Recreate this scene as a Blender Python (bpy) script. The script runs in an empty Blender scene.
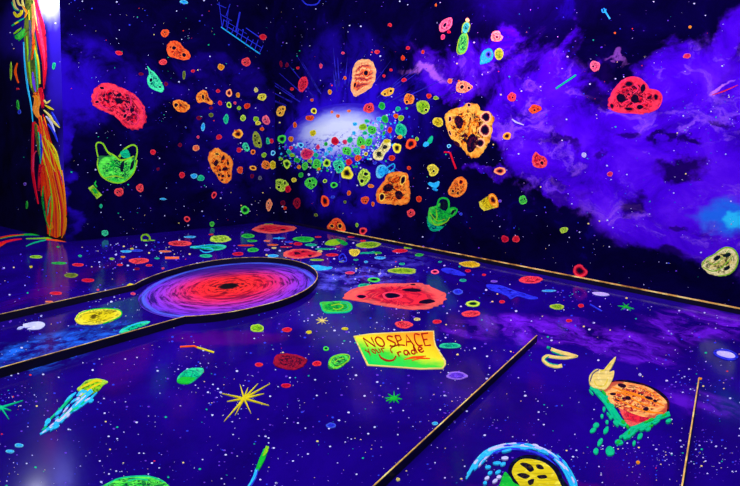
import bpy, bmesh, math, random
from mathutils import Vector, Matrix
from mathutils.geometry import tessellate_polygon
random.seed(11)
SC = bpy.context.scene
COL = SC.collection

# ------------------------------------------------------------------ camera
F, PX, PY, T, H = 397.0, 370.0, 167.0, math.radians(2.0), 1.3
CAM = Vector((0, 0, H))
cd = bpy.data.cameras.new('camera'); cam = bpy.data.objects.new('camera', cd); COL.objects.link(cam)
cam.location = CAM; cam.rotation_euler = (math.pi/2 - T, 0, 0)
cd.sensor_width = 36; cd.lens = F/740*36; cd.shift_y = -(243-PY)/740; cd.clip_start = 0.02
SC.camera = cam
def ray(px, py):
    a = (px-PX)/F; b = -(py-PY)/F
    return Vector((a, math.cos(T)+b*math.sin(T), -math.sin(T)+b*math.cos(T)))

class Surf:                                    # a plane of the room: origin, u axis, v axis, normal
    def __init__(s, o, u, v):
        s.o = Vector(o); s.u = Vector(u).normalized(); s.v = Vector(v).normalized()
        s.n = s.u.cross(s.v).normalized()
        if s.n.dot(CAM-s.o) < 0: s.n = -s.n
    def hit(s, px, py, h=0.0):                 # the point of the surface seen at a pixel
        d = ray(px, py); o = s.o+s.n*h
        return CAM + d*((o-CAM).dot(s.n)/d.dot(s.n))
    def uv(s, p): q = p-s.o; return (q.dot(s.u), q.dot(s.v))
FL = Surf((0,0,0), (1,0,0), (0,1,0))
A = FL.hit(276,221); B = FL.hit(740,314); Cc = FL.hit(66,242); D = FL.hit(0,226)
RW = Surf(A, B-A, (0,0,1)); LW = Surf(A, A-Cc, (0,0,1)); RT = Surf(Cc, D-Cc, (0,0,1))
SURF = {'R': RW, 'L': LW, 'C': RT, 'F': FL}
ZC = 4.7

# ------------------------------------------------------------------ materials
def lin(c):
    return tuple((v/255/12.92 if v <= 10 else ((v/255+.055)/1.055)**2.4) for v in c)+(1,)
class N:
    def __init__(s, name, rough=.7, spec=.2):
        s.m = bpy.data.materials.new(name); s.m.use_nodes = True
        s.t = s.m.node_tree; s.b = s.t.nodes['Principled BSDF']
        s.b.inputs['Roughness'].default_value = rough
        s.b.inputs['Specular IOR Level'].default_value = spec
    def new(s, typ, ins=(), **kw):
        n = s.t.nodes.new(typ)
        for k, v in kw.items(): setattr(n, k, v)
        for i, v in (ins.items() if isinstance(ins, dict) else enumerate(ins)):
            if v is None: continue
            if isinstance(v, bpy.types.NodeSocket): s.t.links.new(v, n.inputs[i])
            else: n.inputs[i].default_value = v
        return n
    def math(s, op, a, b=0.0, c=0.0, clamp=False):
        return s.new('ShaderNodeMath', [a, b, c], operation=op, use_clamp=clamp).outputs[0]
    def noise(s, vec, scale, det=3, rough=.55, dist=0, color=False):
        n = s.new('ShaderNodeTexNoise', {'Vector': vec, 'Scale': scale, 'Detail': det, 'Roughness': rough, 'Distortion': dist})
        return n.outputs['Color' if color else 0]
    def ramp(s, fac, stops):
        n = s.new('ShaderNodeValToRGB', [fac]); e = n.color_ramp.elements
        while len(e) < len(stops): e.new(0.5)
        for i, (p, c) in enumerate(stops): e[i].position = p; e[i].color = c
        return n.outputs[0]
    def gray(s, fac, a, b):
        return s.new('ShaderNodeMapRange', {'Value': fac, 'From Min': a, 'From Max': b}, interpolation_type='SMOOTHSTEP').outputs[0]
    def mix(s, fac, a, b):
        n = s.new('ShaderNodeMix', data_type='RGBA'); n.clamp_factor = True
        for i, v in ((0, fac), (6, a), (7, b)):
            if isinstance(v, bpy.types.NodeSocket): s.t.links.new(v, n.inputs[i])
            else: n.inputs[i].default_value = v
        return n.outputs[2]
    def out(s, col): s.t.links.new(col, s.b.inputs['Base Color']); return s.m

PAL = {  # bright, mid, dark
 'red': ((255,90,95),(225,14,45),(85,0,40)), 'crimson': ((255,60,90),(205,4,42),(60,0,38)),
 'pink': ((255,135,150),(235,40,95),(95,5,75)), 'maroon': ((170,20,50),(100,3,40),(40,0,40)),
 'orange': ((255,165,60),(240,82,8),(95,16,12)), 'vermilion': ((255,110,50),(230,42,15),(70,3,22)),
 'peach': ((255,195,130),(245,105,60),(120,20,55)), 'amber': ((255,210,80),(240,135,12),(110,32,12)),
 'yellow': ((250,250,90),(215,200,20),(85,70,8)), 'lime': ((215,250,90),(130,200,20),(10,70,30)),
 'salmon': ((255,140,115),(225,38,58),(150,8,50)), 'coral': ((255,205,110),(245,120,50),(170,40,45)),
 'green': ((100,250,80),(12,185,50),(0,48,55)), 'teal': ((80,250,180),(0,195,130),(0,40,90)),
 'cyan': ((150,250,255),(30,185,245),(0,45,180)), 'blue': ((90,130,255),(38,50,225),(14,6,130)),
 'violet': ((200,160,255),(105,60,225),(40,6,140)), 'white': ((250,250,255),(190,195,250),(70,80,200)),
 'cream': ((255,255,185),(225,210,110),(95,100,50)), 'olive': ((165,185,60),(95,110,30),(30,45,30)),
 'grey': ((150,150,160),(80,80,110),(30,30,70)), 'brown': ((190,60,20),(165,30,15),(110,15,25))}
VOID = lin((4,1,34))
_mc = {}
def paint(col, style='rock'):
    """fluorescent paint: brush-mottled colour; r is the distance from the middle of the painted thing"""
    if (col, style) in _mc: return _mc[col, style]
    n = N('paint_%s_%s' % (col, style), .8, .05); br, mi, dk = (lin(c) for c in PAL[col])
    uv = n.new('ShaderNodeUVMap').outputs[0]
    rnd = n.new('ShaderNodeObjectInfo').outputs['Random']
    off = n.new('ShaderNodeCombineXYZ', [n.math('MULTIPLY', rnd, 37.0), n.math('MULTIPLY', rnd, 91.0), rnd]).outputs[0]
    v = n.new('ShaderNodeVectorMath', [uv, off], operation='ADD').outputs[0]
    r = n.new('ShaderNodeVectorMath', [uv], operation='LENGTH').outputs[1]
    nz = n.noise(v, 2.6, 4, .6, 1.2)
    ridge = lambda sc, w, d=1.6: n.gray(n.math('ABSOLUTE', n.math('SUBTRACT', n.noise(v, sc, 3, .6, d), .5)), w, w*.25)
    sx = n.new('ShaderNodeVectorMath', [v, (.55, 5.5, 1)], operation='MULTIPLY').outputs[0]
    streak = n.gray(n.noise(sx, 1.6, 3, .6, .4), .52, .36)
    if style == 'flat':
        c = n.ramp(nz, [(.36, dk), (.48, mi), (.62, mi), (.78, br)])
        c = n.mix(n.math('MULTIPLY', streak, .7), c, dk)
    elif style == 'plain':
        c = n.ramp(nz, [(.3, mi), (.55, mi), (.8, br)])
        c = n.mix(n.math('MULTIPLY', streak, .33), c, dk)
    else:
        rim = n.gray(n.math('ADD', r, n.math('MULTIPLY', n.math('SUBTRACT', nz, .5), .5)), .62, .86)
        edge = n.gray(r, .93, 1.0)
        if style == 'rock':
            n3 = n.noise(v, 1.7, 2.5, .6, 2.4)
            c = n.ramp(n3, [(.40, VOID), (.45, dk), (.5, mi), (.57, mi), (.66, br)])
            c = n.mix(n.math('MULTIPLY', ridge(1.5, .055, 1.8), .85), c, dk)
            c = n.mix(n.math('MULTIPLY', ridge(1.25, .04, 2.6), .9), c, br)
            c = n.mix(n.math('MULTIPLY', rim, .8), c, n.ramp(nz, [(.3, mi), (.6, br)]))
            c = n.mix(n.math('MULTIPLY', n.gray(n.math('ADD', r, n.math('MULTIPLY', n.math('SUBTRACT', n.noise(v, 5, 3), .5), .5)), .93, 1.08), .85), c, dk)
        elif style == 'solid':
            c = n.ramp(nz, [(.36, dk), (.46, mi), (.62, mi), (.8, br)])
            c = n.mix(n.math('MULTIPLY', ridge(1.7, .06), .8), c, dk)
            c = n.mix(n.math('MULTIPLY', rim, .35), c, br)
        elif style == 'swirl':
            w = n.new('ShaderNodeTexWave', {'Vector': v, 'Scale': .9, 'Distortion': 9.0, 'Detail': 2.0, 'Detail Scale': 1.2}, wave_type='RINGS').outputs[1]
            c = n.ramp(w, [(.0, dk), (.25, mi), (.75, mi), (1, br)])
            c = n.mix(n.math('MULTIPLY', ridge(1.8, .05, 2.4), .8), c, dk)
            c = n.mix(n.math('MULTIPLY', rim, .6), c, br)
        elif style == 'ring':
            c = n.ramp(n.math('ADD', r, n.math('MULTIPLY', n.math('SUBTRACT', nz, .5), .5)), [(.22, VOID), (.42, dk), (.6, mi), (.82, br), (1, mi)])
        elif style == 'crater':
            c = n.ramp(n.math('ADD', r, n.math('MULTIPLY', n.math('SUBTRACT', nz, .5), .4)), [(.5, VOID), (.68, dk), (.8, br), (1, br)])
        elif style == 'hole':
            c = n.ramp(nz, [(.5, VOID), (.72, dk)])
    _mc[col, style] = n.out(c)
    return _mc[col, style]

def blobs(n, surf, vec, lst):
    """soft painted cloud mask: sum of blurred ellipses on the surface, edges broken up by the warped coordinate"""
    tot = None
    for (px, py, w, h, rot, amp) in lst:
        c = surf.hit(px, py); cu, cv = surf.uv(c)
        u2 = Vector(surf.uv(surf.hit(px+w/2*math.cos(rot), py+w/2*math.sin(rot)))) - Vector((cu, cv))
        v2 = Vector(surf.uv(surf.hit(px-h/2*math.sin(rot), py+h/2*math.cos(rot)))) - Vector((cu, cv))
        a = math.atan2(u2.y, u2.x); per = abs(v2.y*math.cos(a)-v2.x*math.sin(a))
        m = n.new('ShaderNodeMapping', {'Vector': vec, 'Location': (cu, cv, 0), 'Rotation': (0, 0, a), 'Scale': (u2.length, per, 1)}, vector_type='TEXTURE').outputs[0]
        l = n.new('ShaderNodeVectorMath', [m], operation='LENGTH').outputs[1]
        g = n.math('MULTIPLY', n.gray(l, 1.25, .55), amp)
        tot = g if tot is None else n.math('MAXIMUM', tot, g)
    return tot
def warped(n, uv, a1, s1, a2, s2):
    sc = lambda c, a: n.new('ShaderNodeVectorMath', {0: n.new('ShaderNodeVectorMath', [c, (.5,.5,.5)], operation='SUBTRACT').outputs[0], 'Scale': a}, operation='SCALE').outputs[0]
    v = n.new('ShaderNodeVectorMath', [uv, sc(n.noise(uv, s1, 3, .5, 0, True), a1)], operation='ADD').outputs[0]
    return n.new('ShaderNodeVectorMath', [v, sc(n.noise(uv, s2, 4, .6, 0, True), a2)], operation='ADD').outputs[0]

NAVY = lin((6,1,56)); DEEP = lin((3,1,32)); VIO = lin((68,2,222)); LAV = lin((150,85,240)); MIDB = lin((18,2,118))
def right_wall_mat():
    n = N('night_sky_paint_right', .6, .0); uv = n.new('ShaderNodeUVMap').outputs[0]
    w = warped(n, uv, .9, 1.1, .35, 4.5)
    m = blobs(n, RW, w, [(480,62,190,55,.05,.55),(560,85,150,80,0,.8),(440,82,80,26,-.15,.75),(520,110,110,80,.2,.9),(540,165,120,60,.35,1),
        (610,140,160,120,.1,1),(625,190,110,110,.2,1),(700,150,150,190,0,1),(570,42,38,44,0,.6),(690,70,160,75,-.25,1),(745,40,50,70,0,.9),
        (760,160,120,260,0,1),(690,240,150,60,.25,.9),(485,172,70,18,.2,.7),(560,190,80,28,.25,.9),(650,225,80,60,.3,.95),(430,60,60,40,0,.5)])
    dk = blobs(n, RW, w, [(605,62,34,18,-.2,1),(600,88,18,34,0,.9),(575,45,20,14,0,.9),(678,163,46,16,.1,.95),(640,195,34,22,.3,.9),(672,140,26,8,.1,.9),
        (622,128,26,10,.4,.8),(566,140,30,10,.1,.8),(730,128,40,12,.1,.9),(700,118,30,7,0,.7),(600,150,16,10,0,.7),(665,255,70,16,.3,.9),(560,182,24,12,0,.6),(652,140,20,8,.2,.9),(690,215,20,8,0,.7),(565,197,16,14,0,.6)])
    wisps = n.gray(n.noise(w, 1.9, 6, .66, 1.4), .53, .68)
    n2 = n.noise(uv, 2.3, 6, .65, .6)
    m = n.math('MULTIPLY', m, n.gray(n.math('ADD', n.math('MULTIPLY', m, .45), n2), .55, .85))
    base = n.ramp(n2, [(.35, DEEP), (.6, NAVY), (.8, MIDB)])
    c = n.mix(m, base, n.ramp(n2, [(.3, lin((38,2,160))), (.5, VIO), (.72, lin((95,24,240)))]))
    c = n.mix(n.math('MULTIPLY', n.math('MULTIPLY', wisps, m), .6), c, LAV)
    c = n.mix(n.math('MULTIPLY', dk, .92), c, DEEP)
    halo = blobs(n, RW, w, [(342,125,170,110,-.15,1),(340,70,110,90,0,.35),(345,190,100,60,0,.6)])
    c = n.mix(n.math('MULTIPLY', halo, n.gray(n2, .3, .6)), c, lin((34,8,190)))
    teal = blobs(n, RW, w, [(742,206,44,60,-.6,.9)])
    c = n.mix(n.math('MULTIPLY', teal, n.gray(n2, .3, .55)), c, lin((20,110,235)))
    core = blobs(n, RW, w, [(746,208,22,24,0,.9)])
    c = n.mix(core, c, lin((40,200,250)))
    pk = blobs(n, RW, w, [(725,90,44,5,-.3,.9),(420,72,40,12,0,.55),(615,95,20,10,-.5,.6),(625,50,36,5,0,.3)])
    c = n.mix(n.math('MULTIPLY', pk, n.gray(n2, .35, .6)), c, lin((190,110,255)))
    return n.out(c)
def left_wall_mat():
    n = N('night_sky_paint_left', .6, .0); uv = n.new('ShaderNodeUVMap').outputs[0]
    w = warped(n, uv, .9, 1.1, .35, 4.5); n2 = n.noise(uv, 2.0, 6, .62, .5)
    m = blobs(n, LW, w, [(80,85,80,80,.2,1),(66,140,16,200,0,1),(110,70,90,36,.2,.6),(160,90,80,30,.1,.4),(215,65,150,26,.1,.35),(240,130,100,130,0,.4)])
    base = n.ramp(n2, [(.35, DEEP), (.6, NAVY), (.8, lin((14,4,100)))])
    return n.out(n.mix(n.math('MULTIPLY', m, n.gray(n2, .3, .62)), base, lin((32,5,170))))
def return_mat():
    n = N('night_sky_paint_return', .6, .05); uv = n.new('ShaderNodeUVMap').outputs[0]
    w = warped(n, uv, .5, 1.1, .2, 4.5); n2 = n.noise(uv, 2.0, 6, .62, .5)
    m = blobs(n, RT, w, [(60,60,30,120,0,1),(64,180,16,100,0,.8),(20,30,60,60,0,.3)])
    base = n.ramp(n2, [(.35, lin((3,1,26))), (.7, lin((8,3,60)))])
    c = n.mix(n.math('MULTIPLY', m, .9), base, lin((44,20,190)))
    return n.out(n.mix(n.math('MULTIPLY', blobs(n, RT, w, [(52,-2,30,60,0,1)]), .9), c, lin((120,120,215))))  # lavender patch at the top paints the corner lamp's white glare into the wall
def floor_mat():
    n = N('deep_space_floor_paint', .13, .14); uv = n.new('ShaderNodeUVMap').outputs[0]
    w = warped(n, uv, .5, 1.5, .2, 6); n2 = n.noise(uv, 1.3, 6, .62, .6)
    base = n.ramp(n2, [(.3, lin((15,1,88))), (.5, lin((21,1,116))), (.75, lin((31,2,148)))])
    m = blobs(n, FL, w, [(560,330,190,34,.1,.95),(600,345,120,18,.15,.8),(700,325,90,50,.3,.9),(470,325,60,20,.1,.6),(690,400,120,30,.3,.45)])
    c = n.mix(n.math('MULTIPLY', m, n.gray(n.noise(w, 3.5, 6, .65, .8), .38, .66)), base, lin((118,30,240)))
    mw = blobs(n, FL, w, [(40,350,150,40,-.3,1),(90,335,100,24,-.3,.8),(15,365,60,26,-.3,1)])
    c = n.mix(n.math('MULTIPLY', mw, n.gray(n.noise(uv, 7, 6, .7, .3), .42, .68)), c, lin((30,110,255)))
    mw2 = blobs(n, FL, w, [(360,275,110,22,.05,1),(335,285,60,14,0,.9),(400,262,60,14,0,.6)])
    c = n.mix(n.math('MULTIPLY', mw2, n.gray(n.noise(uv, 6, 6, .7, .3), .42, .7)), c, lin((95,95,255)))
    pk = blobs(n, FL, w, [(230,335,110,14,0,.4),(560,484,240,20,0,.35),(72,280,26,70,0,.25)])  # tall left patch paints the plume's reddish reflection into the floor colour
    return n.out(n.mix(n.math('MULTIPLY', pk, n2), c, lin((120,0,120))))
def vortex_mat():
    n = N('black_hole_paint', .5, .2); uv = n.new('ShaderNodeUVMap').outputs[0]
    r = n.new('ShaderNodeVectorMath', [uv], operation='LENGTH').outputs[1]
    s = n.new('ShaderNodeSeparateXYZ', [uv]); ang = n.math('ARCTAN2', s.outputs[1], s.outputs[0])
    # spiral coordinate: radius stretched, angle compressed -> concentric brush strokes
    sw = n.math('ADD', n.math('MULTIPLY', r, 15.0), n.math('MULTIPLY', n.math('SINE', ang), .4))
    v = n.new('ShaderNodeCombineXYZ', [sw, n.math('MULTIPLY', n.math('COSINE', n.math('ADD', ang, n.math('MULTIPLY', r, 2.0))), 1.5), n.math('MULTIPLY', n.math('SINE', n.math('ADD', ang, n.math('MULTIPLY', r, 2.0))), 1.2)]).outputs[0]
    nz = n.noise(v, 1.7, 6, .7, .2)
    rr = n.math('ADD', r, n.math('MULTIPLY', n.math('SUBTRACT', nz, .5), .28))
    hot = n.ramp(rr, [(.08, lin((90,0,20))), (.16, lin((255,45,35))), (.42, lin((240,35,60))), (.58, lin((215,40,130))), (.74, lin((160,50,215))), (.9, lin((110,45,225))), (1, lin((80,30,205)))])
    drk = n.ramp(rr, [(.08, VOID), (.3, lin((150,0,25))), (.55, lin((90,0,80))), (.8, lin((40,0,120))), (1, lin((14,1,90)))])
    c = n.mix(n.gray(nz, .40, .55), drk, hot)
    upper = n.gray(n.math('SUBTRACT', s.outputs[1], n.math('MULTIPLY', s.outputs[0], .35)), .3, .75)
    c = n.mix(n.math('MULTIPLY', upper, .85), c, lin((20,2,110)))
    arc = n.math('MULTIPLY', n.gray(n.math('ABSOLUTE', n.math('SUBTRACT', r, .95)), .05, .0), n.gray(nz, .3, .6))
    c = n.mix(n.math('MULTIPLY', arc, .8), c, lin((70,110,255)))
    return n.out(n.mix(n.gray(r, .12, .09), c, lin((2,0,6))))
def galaxy_mat():
    n = N('galaxy_paint', .6, .1); uv = n.new('ShaderNodeUVMap').outputs[0]
    r = n.new('ShaderNodeVectorMath', [uv], operation='LENGTH').outputs[1]
    nz = n.noise(uv, 3.2, 6, .7, .6); fine = n.noise(uv, 9, 4, .7, .2)
    rr = n.math('ADD', r, n.math('MULTIPLY', n.math('SUBTRACT', nz, .5), .35))
    c = n.ramp(rr, [(.3, lin((200,212,242))), (.6, lin((150,160,235))), (.76, lin((85,80,215))), (.9, lin((40,16,180))), (1, lin((34,8,190)))])
    s = n.new('ShaderNodeSeparateXYZ', [uv])
    low = n.gray(s.outputs[1], -.1, .3)
    return n.out(n.mix(n.math('MULTIPLY', low, n.gray(fine, .5, .6)), c, lin((30,30,200))))

# ------------------------------------------------------------------ mesh helpers
def link(name, bm, mats, loc, parent=None):
    me = bpy.data.meshes.new(name); bm.to_mesh(me); bm.free()
    for m in (mats if isinstance(mats, list) else [mats]): me.materials.append(m)
    o = bpy.data.objects.new(name, me); COL.objects.link(o)
    o.location = loc
    if parent: o.parent = parent; o.location = Vector(loc) - parent.matrix_basis.translation
    return o
_lay = [0]
def slab(bm, surf, c, pts, h, uvs=None, cuv=None, fan=True, mi=0):
    """a raised patch of thick paint: outline given as pixel points, top at h, sides down to the surface"""
    uvl = bm.loops.layers.uv.verify()
    top = [bm.verts.new(surf.hit(p[0], p[1], 0)+surf.n*h-c) for p in pts]
    bot = [bm.verts.new(surf.hit(p[0], p[1], 0)+surf.n*.0001-c) for p in pts]
    n = len(pts)
    if uvs is None:
        x0 = min(p[0] for p in pts); x1 = max(p[0] for p in pts); y0 = min(p[1] for p in pts); y1 = max(p[1] for p in pts)
        uvs = [((p[0]-x0)/(x1-x0+1e-6)*2-1, (p[1]-y0)/(y1-y0+1e-6)*2-1) for p in pts]
    idx = {}
    for v, u in zip(top, uvs): idx[v] = u
    for v, u in zip(bot, uvs): idx[v] = u
    faces = []
    if fan:
        cx = sum(p[0] for p in pts)/n; cy = sum(p[1] for p in pts)/n
        if cuv: cx, cy = cuv
        cv = bm.verts.new(surf.hit(cx, cy, 0)+surf.n*h-c); idx[cv] = (0, 0)
        for i in range(n): faces.append((cv, top[i], top[(i+1) % n]))
    else:
        for t in tessellate_polygon([[Vector((p[0], p[1], 0)) for p in pts]]): faces.append(tuple(top[i] for i in t))
    for i in range(n): faces.append((top[i], bot[i], bot[(i+1) % n], top[(i+1) % n]))
    for f in faces:
        try: fc = bm.faces.new(f)
        except ValueError: continue
        fc.material_index = mi
        for l in fc.loops: l[uvl].uv = idx[l.vert]
def outline(x, y, w, h, rot=0, irr=.09, n=26, rng=None):
    rng = rng or random
    ph = [rng.uniform(0, 6.28) for _ in range(4)]; am = [rng.uniform(.3, 1)*irr*k for k in (1, .8, .5, .4)]
    pts = []; uvs = []
    for i in range(n):
        t = i/n*2*math.pi
        r = 1+sum(a*math.sin((k+2)*t+p) for k, (a, p) in enumerate(zip(am, ph)))
        a, b = w/2*r*math.cos(t), h/2*r*math.sin(t)
        if n >= 20 and irr > .05: jj = rng.uniform(.94, 1.05); a *= jj; b *= jj
        pts.append((x+a*math.cos(rot)-b*math.sin(rot), y+a*math.sin(rot)+b*math.cos(rot)))
        uvs.append((math.cos(t), math.sin(t)))
    return pts, uvs
def smooth(pts, k=6, closed=False):
    out = []; n = len(pts); rng = range(n if closed else n-1)
    for i in rng:
        g = lambda j: Vector(pts[j % n] if closed else pts[max(0, min(n-1, j))])
        p0, p1, p2, p3 = g(i-1), g(i), g(i+1), g(i+2)
        for s in range(k):
            t = s/k
            out.append(tuple(.5*((2*p1)+(-p0+p2)*t+(2*p0-5*p1+4*p2-p3)*t*t+(-p0+3*p1-3*p2+p3)*t**3)))
    if not closed: out.append(tuple(pts[-1]))
    return out
def ribbon_pts(pts, ws, k=5, sm=True):
    P = smooth(pts, k) if sm and len(pts) > 2 else [tuple(p) for p in pts]
    n = len(P); L = []; Rr = []
    if not isinstance(ws, (list, tuple)): ws = (ws, ws)
    for i, p in enumerate(P):
        a = Vector(P[max(0, i-1)]); b = Vector(P[min(n-1, i+1)]); d = (b-a)
        d = d.normalized() if d.length > 1e-6 else Vector((1, 0))
        t = i/(n-1)*(len(ws)-1); j = min(int(t), len(ws)-2); w = ws[j]+(ws[j+1]-ws[j])*(t-j)
        w = max(w, .15)/2
        L.append((p[0]-d.y*w, p[1]+d.x*w)); Rr.append((p[0]+d.y*w, p[1]-d.x*w))
    return L, Rr
def ribbon(bm, surf, c, pts, ws, h, k=5, sm=True, mi=0):
    L, Rr = ribbon_pts(pts, ws, k, sm); uvl = bm.loops.layers.uv.verify(); n = len(L)
    tl = [bm.verts.new(surf.hit(*p)+surf.n*h-c) for p in L]; tr = [bm.verts.new(surf.hit(*p)+surf.n*h-c) for p in Rr]
    bl = [bm.verts.new(surf.hit(*p)+surf.n*.0001-c) for p in L]; br = [bm.verts.new(surf.hit(*p)+surf.n*.0001-c) for p in Rr]
    for i in range(n-1):
        u0, u1 = i*.25, (i+1)*.25
        for f, uu in (((tl[i], tl[i+1], tr[i+1], tr[i]), ((u0,.3),(u1,.3),(u1,-.3),(u0,-.3))),
                      ((tl[i], bl[i], bl[i+1], tl[i+1]), ((u0,.3),(u0,.3),(u1,.3),(u1,.3))),
                      ((tr[i], tr[i+1], br[i+1], br[i]), ((u0,-.3),(u1,-.3),(u1,-.3),(u0,-.3)))):
            fc = bm.faces.new(f); fc.material_index = mi
            for l, q in zip(fc.loops, uu): l[uvl].uv = q
def nexth():
    _lay[0] += 1; return .0012+.000008*_lay[0]
ITEMS = []; LAST = [None]
def tag(o, label, cat, group=None, kind=None):
    if label: o['label'] = label
    if cat: o['category'] = cat
    if group: o['group'] = group
    if kind: o['kind'] = kind
    return o
GROUPN = {'R': 'painted asteroids on the right wall', 'L': 'painted asteroids on the left wall', 'F': 'painted asteroids and debris on the floor', 'C': 'painted marks'}
def rock(s, x, y, w, h, col, style='rock', rot=0, label=None, name='painted_asteroid', cat='painted asteroid', group=0, craters=(), poly=None, irr=.09, ctr=None, ccol=None, lm=None):
    surf = SURF[s]; hh = nexth(); rng = random.Random(int(x*31+y*17))
    c = surf.hit(x, y); bm = bmesh.new()
    if poly:
        cx, cy = ctr or (x, y); P = [(cx+(a-cx)*(1+j_), cy+(b-cy)*(1+j_)) for a, b, j_ in ((a, b, rng.uniform(-.035, .03)) for a, b in smooth(poly, 4, True))]
        uvs = []
        for p in P:
            a = math.atan2(p[1]-cy, p[0]-cx); uvs.append((math.cos(a), math.sin(a)))
        slab(bm, surf, c, P, hh, uvs, (cx, cy))
    else:
        n = 12 if w*h < 40 else 20 if w*h < 200 else 32
        P, uvs = outline(x, y, w, h, rot, irr, n, rng); slab(bm, surf, c, P, hh, uvs, (x, y))
    o = link(name, bm, paint(col, style), c)
    for q in craters:
        cx, cy, cw, ch = q[:4]; cr = q[4] if len(q) > 4 else 0; cs = q[5] if len(q) > 5 else 'crater'
        bm = bmesh.new(); P, uvs = outline(cx, cy, cw, ch, cr, .1, 16, rng); cc = surf.hit(cx, cy)
        slab(bm, surf, cc, P, hh+.0004, uvs, (cx, cy)); link('crater', bm, paint(ccol or col, cs), cc, o)
    o['category'] = cat
    if group == 0: group = GROUPN[s]
    if group: o['group'] = group
    ITEMS.append([o, s, x, y, w*h, col, label, lm, name]); LAST[0] = o
    if label: o['label'] = label
    return o
def strokes(s, x, y, parts, label, name, cat, lm=None, size=100, group=None, into=None):
    """a painted thing whose parts are brush strokes; first part is the thing's own mesh when it has no name"""
    surf = SURF[s]; c = surf.hit(x, y); hh = nexth(); root = None
    if into: e = into
    else: e = bpy.data.objects.new(name, None); COL.objects.link(e); e.location = c; e.empty_display_size = .05
    for i, p in enumerate(parts):
        kind = p[0]; bm = bmesh.new(); h = hh+.00006*i
        if kind == 'poly':      # ('poly', partname, colour, style, pts, smooth)
            P = smooth(p[4], 4, True) if (len(p) < 6 or p[5]) else p[4]
            slab(bm, surf, c, P, h, None, None, False)
        elif kind == 'ell':     # ('ell', partname, colour, style, (x,y,w,h,rot))
            x0, y0, w0, h0, r0 = p[4]; P, uvs = outline(x0, y0, w0, h0, r0, .05, 24, random.Random(i)); slab(bm, surf, c, P, h, uvs, (x0, y0))
        elif kind == 'rib':     # ('rib', partname, colour, style, [ (pts, widths), ...])
            for pts, ws in p[4]: ribbon(bm, surf, c, pts, ws, h)
        elif kind == 'lin':
            for pts, ws in p[4]: ribbon(bm, surf, c, pts, ws, h, sm=False)
        link(p[1], bm, paint(p[2], p[3]), c, e)
    if into: return e
    tag(e, label, cat, group); ITEMS.append([e, s, x, y, size, parts[0][2], label, lm, name])
    return e

# ------------------------------------------------------------------ the room
def plane_quad(name, surf, corners, mat, kind='structure'):
    bm = bmesh.new(); uvl = bm.loops.layers.uv.verify()
    f = bm.faces.new([bm.verts.new(Vector(p)) for p in corners])
    for l in f.loops: l[uvl].uv = surf.uv(l.vert.co)
    f.normal_update()
    # walls have a thickness behind the painted face
    o = link(name, bm, mat, (0, 0, 0)); o['kind'] = kind
    md = o.modifiers.new('thick', 'SOLIDIFY'); md.thickness = .12; md.offset = -1 if f_n(o).dot(surf.n) > 0 else 1
    return o
def f_n(o): return o.data.polygons[0].normal
up = Vector((0, 0, ZC))
dirR = (B-A).normalized(); dirL = (Cc-A).normalized(); dirT = (D-Cc).normalized()
E = A+dirR*11.5; G = Cc+dirT*4.2
plane_quad('wall_right', RW, [A, E, E+up, A+up], right_wall_mat())
plane_quad('wall_left', LW, [Cc, A, A+up, Cc+up], left_wall_mat())
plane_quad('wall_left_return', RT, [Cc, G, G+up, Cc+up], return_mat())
darkm = N('plain_dark_paint', .8, .1); darkm = darkm.out(darkm.noise and darkm.ramp(darkm.noise(None, 2), [(0, lin((6,2,40))), (1, lin((10,4,60)))]))
Bk = Vector((E.x, -3.2, 0)); Bl = Vector((G.x, -3.2, 0))
for nm, a, b in (('wall_far_right', E, Bk), ('wall_back', Bk, Bl), ('wall_far_left', Bl, G)):
    if (b-a).length > .3: plane_quad(nm, Surf(a, b-a, (0,0,1)), [a, b, b+up, a+up], darkm)
y1 = max(A.y, G.y)+.3
fl = plane_quad('floor', FL, [(G.x-.1,-3.3,0), (E.x+.1,-3.3,0), (E.x+.1,y1,0), (G.x-.1,y1,0)], floor_mat())
CE = Surf((0,0,ZC), (1,0,0), (0,1,0))
plane_quad('ceiling', CE, [(G.x-.1,-3.3,ZC), (E.x+.1,-3.3,ZC), (E.x+.1,y1,ZC), (G.x-.1,y1,ZC)], darkm)

def brass():
    n = N('weathered_gold_edge', .45, .5); g = n.new('ShaderNodeTexCoord').outputs['Object']
    return n.out(n.ramp(n.noise(g, 9, 4, .6), [(.35, lin((120,85,40))), (.5, lin((225,180,80))), (.68, lin((255,245,150)))]))
BR = brass(); RAIL = N('rail_side_paint', .5, .2); RAIL = RAIL.out(RAIL.ramp(RAIL.noise(RAIL.new('ShaderNodeTexCoord').outputs['Object'], 6), [(.3, lin((3,1,22))), (.7, lin((8,2,45)))]))
def wallstrip(bm, P, z0, z1, th, side=0):
    """an upright board following the ground points P"""
    n = len(P); rows = []
    for i, p in enumerate(P):
        d = (P[min(n-1, i+1)]-P[max(0, i-1)]).normalized(); q = Vector((-d.y, d.x, 0))*th/2
        rows.append([bm.verts.new(v) for v in (p-q+Vector((0,0,z0)), p+q+Vector((0,0,z0)), p+q+Vector((0,0,z1)), p-q+Vector((0,0,z1)))])
    for a, b in zip(rows, rows[1:]):
        for k in range(4): bm.faces.new((a[k], a[(k+1) % 4], b[(k+1) % 4], b[k]))
    bm.faces.new(rows[0]); bm.faces.new(rows[-1][::-1])
RH = .062
def border(name, P, label, th=.006, h=RH, eth=None, group='low borders with gold top edges on the floor'):
    P = [Vector((p.x, p.y, 0)) for p in P]; c = P[0].copy()
    bm = bmesh.new(); wallstrip(bm, [p-c for p in P], .0003, h-.003, th); o = link(name, bm, RAIL, c)
    bm = bmesh.new(); wallstrip(bm, [p-c for p in P], h-.003, h, eth or th); link('gold_edge', bm, BR, c, o)
    tag(o, label, 'floor border', group); return o
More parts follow.
